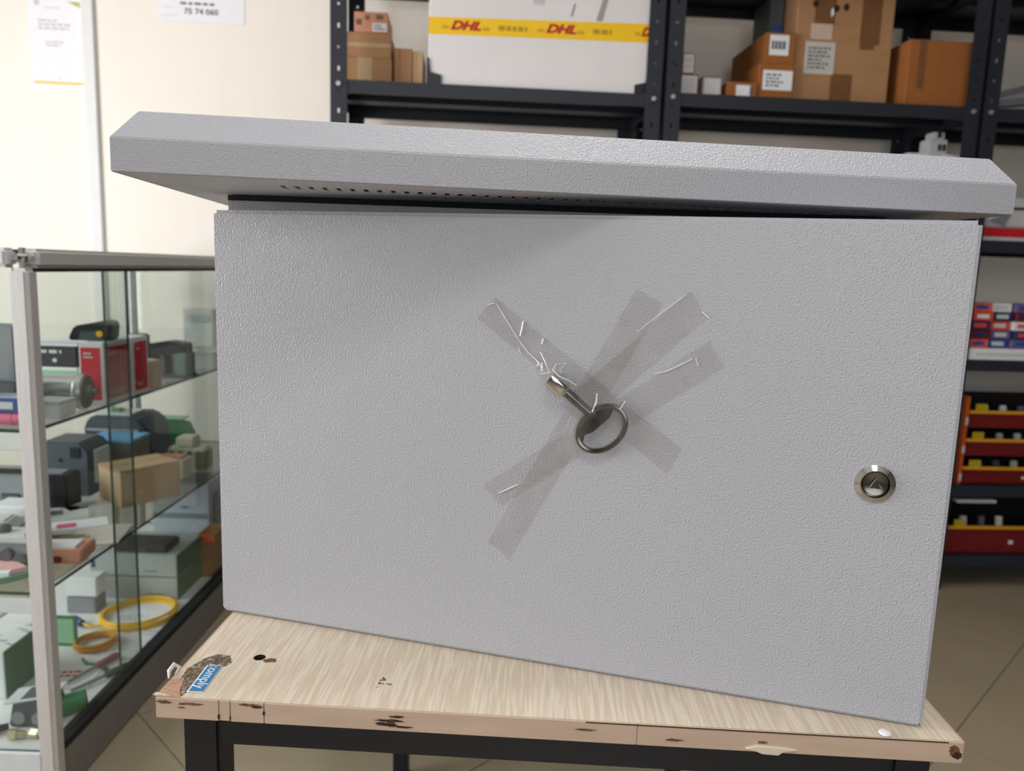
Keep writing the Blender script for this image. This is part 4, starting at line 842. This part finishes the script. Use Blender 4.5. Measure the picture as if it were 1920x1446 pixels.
def seg_d(p, a, b):
    ab = b - a; t_ = max(0, min(1, (p - a).dot(ab) / ab.length_squared)); return (p - a - ab * t_).length
sock_a, shaft_b = ka - kd * .004, ka + kd * .0345
def tape_h(p):
    d1 = seg_d(p, sock_a, ka + kd * .0115); d2 = seg_d(p, ka + kd * .0115, shaft_b)
    q = p - RC; c, s = math.cos(-rot), math.sin(-rot); q = Vector((q.x * c - q.y * s, q.x * s + q.y * c))
    e_ = math.hypot(q.x / (ra + .002), q.y / (rb_ + .002)); d3 = max(0, (e_ - 1) * rb_)
    def tent(d, top, flat, reach):
        t_ = max(0, min(1, 1 - max(0, d - flat) / reach)); return top * t_ * t_ * (3 - 2 * t_)
    return max(tent(d1, .0133, .0066, .009), tent(d2, .0106, .0042, .009), tent(d3, .0075, .0, .008))
def tape(label, p0, p1, wid, lay, seed, skew0=0.0, skew1=0.0, creases=()):
    p0 = Vector(p0) * mm; p1 = Vector(p1) * mm; wid *= mm
    d_ = (p1 - p0); L = d_.length; d_.normalize(); n_ = Vector((-d_.y, d_.x)); nu = max(20, int(L / .0025)); nv = 10
    rr = random.Random(seed); ph = [rr.uniform(0, 6.28) for _ in range(4)]
    vs_ = []; fs_ = []
    for i in range(nu + 1):
        for j in range(nv + 1):
            v_ = (j / nv - .5); u_ = i / nu
            off = (skew0 * mm * v_ * (1 - u_) + skew1 * mm * v_ * u_)
            jag = (rr.uniform(-.0008, .0008) if i in (0, nu) else 0)
            p = p0 + d_ * (u_ * L + off + jag) + n_ * (v_ * wid)
            wr = .00045 * max(0, math.sin(u_ * L / .011 + ph[0] + 3 * v_) * math.sin(v_ * 9 + ph[1])) ** 2
            vs_.append((p.x, p.y, .00025 + lay * .00018 + wr + tape_h(p)))
    for i in range(nu):
        for j in range(nv): a = i * (nv + 1) + j; fs_.append((a, a + 1, a + nv + 2, a + nv + 1))
    o = MB().add(vs_, fs_).build('tape_strip', TAPE, None, ang=60); on_door(o); tag(o, label, 'tape', 'clear tape strips over the key')
    for c in creases:
        pts = []
        for x, y in c[0]:
            q = Vector((x, y)) * mm; pts.append((q.x, q.y, tape_h(q) + .0009))
        rads = [c[1] * mm * (.35 + .65 * math.sin(math.pi * (i + .6) / (len(pts) + .2))) for i in range(len(pts))]
        MB().tube(pts, rads, 5).build('crease', FILM, o)
    return o
def cr(*pts):      # crop pixels of the close look -> door millimetres (affine fit of the door)
    return [(238.4 + (x - 110) * .1545 + (y - 85) * -.0028, 284.8 - (y - 85) * .1558 - (x - 110) * .0145 * 1.0) for x, y in pts]
tape('long clear tape strip running along the key shaft, upper left to lower right', (234.5, 274.5), (378.5, 171), 21, 0, 1, 2, -4, creases=[
    ([(242, 278.5), (247, 271), (254, 261), (261, 251)], .28), ([(236, 277), (241, 278.2)], .4), ([(261, 251), (268, 243), (276, 236.5), (283, 232)], .35), ([(263.5, 266), (262.5, 260), (261.5, 255)], .6), ([(279, 254), (278, 250)], .5),
    ([(274, 238), (276.5, 236), (275.5, 233.5)], .7), ([(279.5, 236.5), (281.5, 233.5), (281, 231.5)], .7), ([(277, 244), (281, 238), (287.5, 231.5)], .3), ([(281, 229.8), (288, 231.2)], .4), ([(260, 246), (262.5, 242)], .3),
    ([(297, 237), (290.5, 236.8), (289.8, 233), (294.5, 229), (301.5, 226), (307, 222.5)], .42), ([(297, 237), (294.5, 233.5), (295.2, 231)], .22)])
tape('long clear tape strip crossing the ring, from top centre to lowest end', (354, 288), (250, 88), 21.5, 1, 2, 0, 3, creases=[([(320.5, 216.5), (321, 211), (319.2, 204.5)], .75)])
tape('clear tape strip with crumpled end at upper right of the key', (388, 283.5), (303, 200), 22, 2, 3, 3, 0, creases=[([(378.5, 290), (362, 276), (346, 262)], .2), ([(390, 279), (395, 274.5)], .35)])
tape('clear tape strip from right of the key to its lower left', (402, 250), (243.5, 131.5), 21, 3, 4, 2, -3, creases=[([(386, 246), (378, 241), (369, 236), (361, 233.5)], .32), ([(341.5, 213), (338.5, 207.5)], .5), ([(249, 134), (256, 138), (264, 142.5)], .45), ([(388, 247), (390, 241)], .3)])
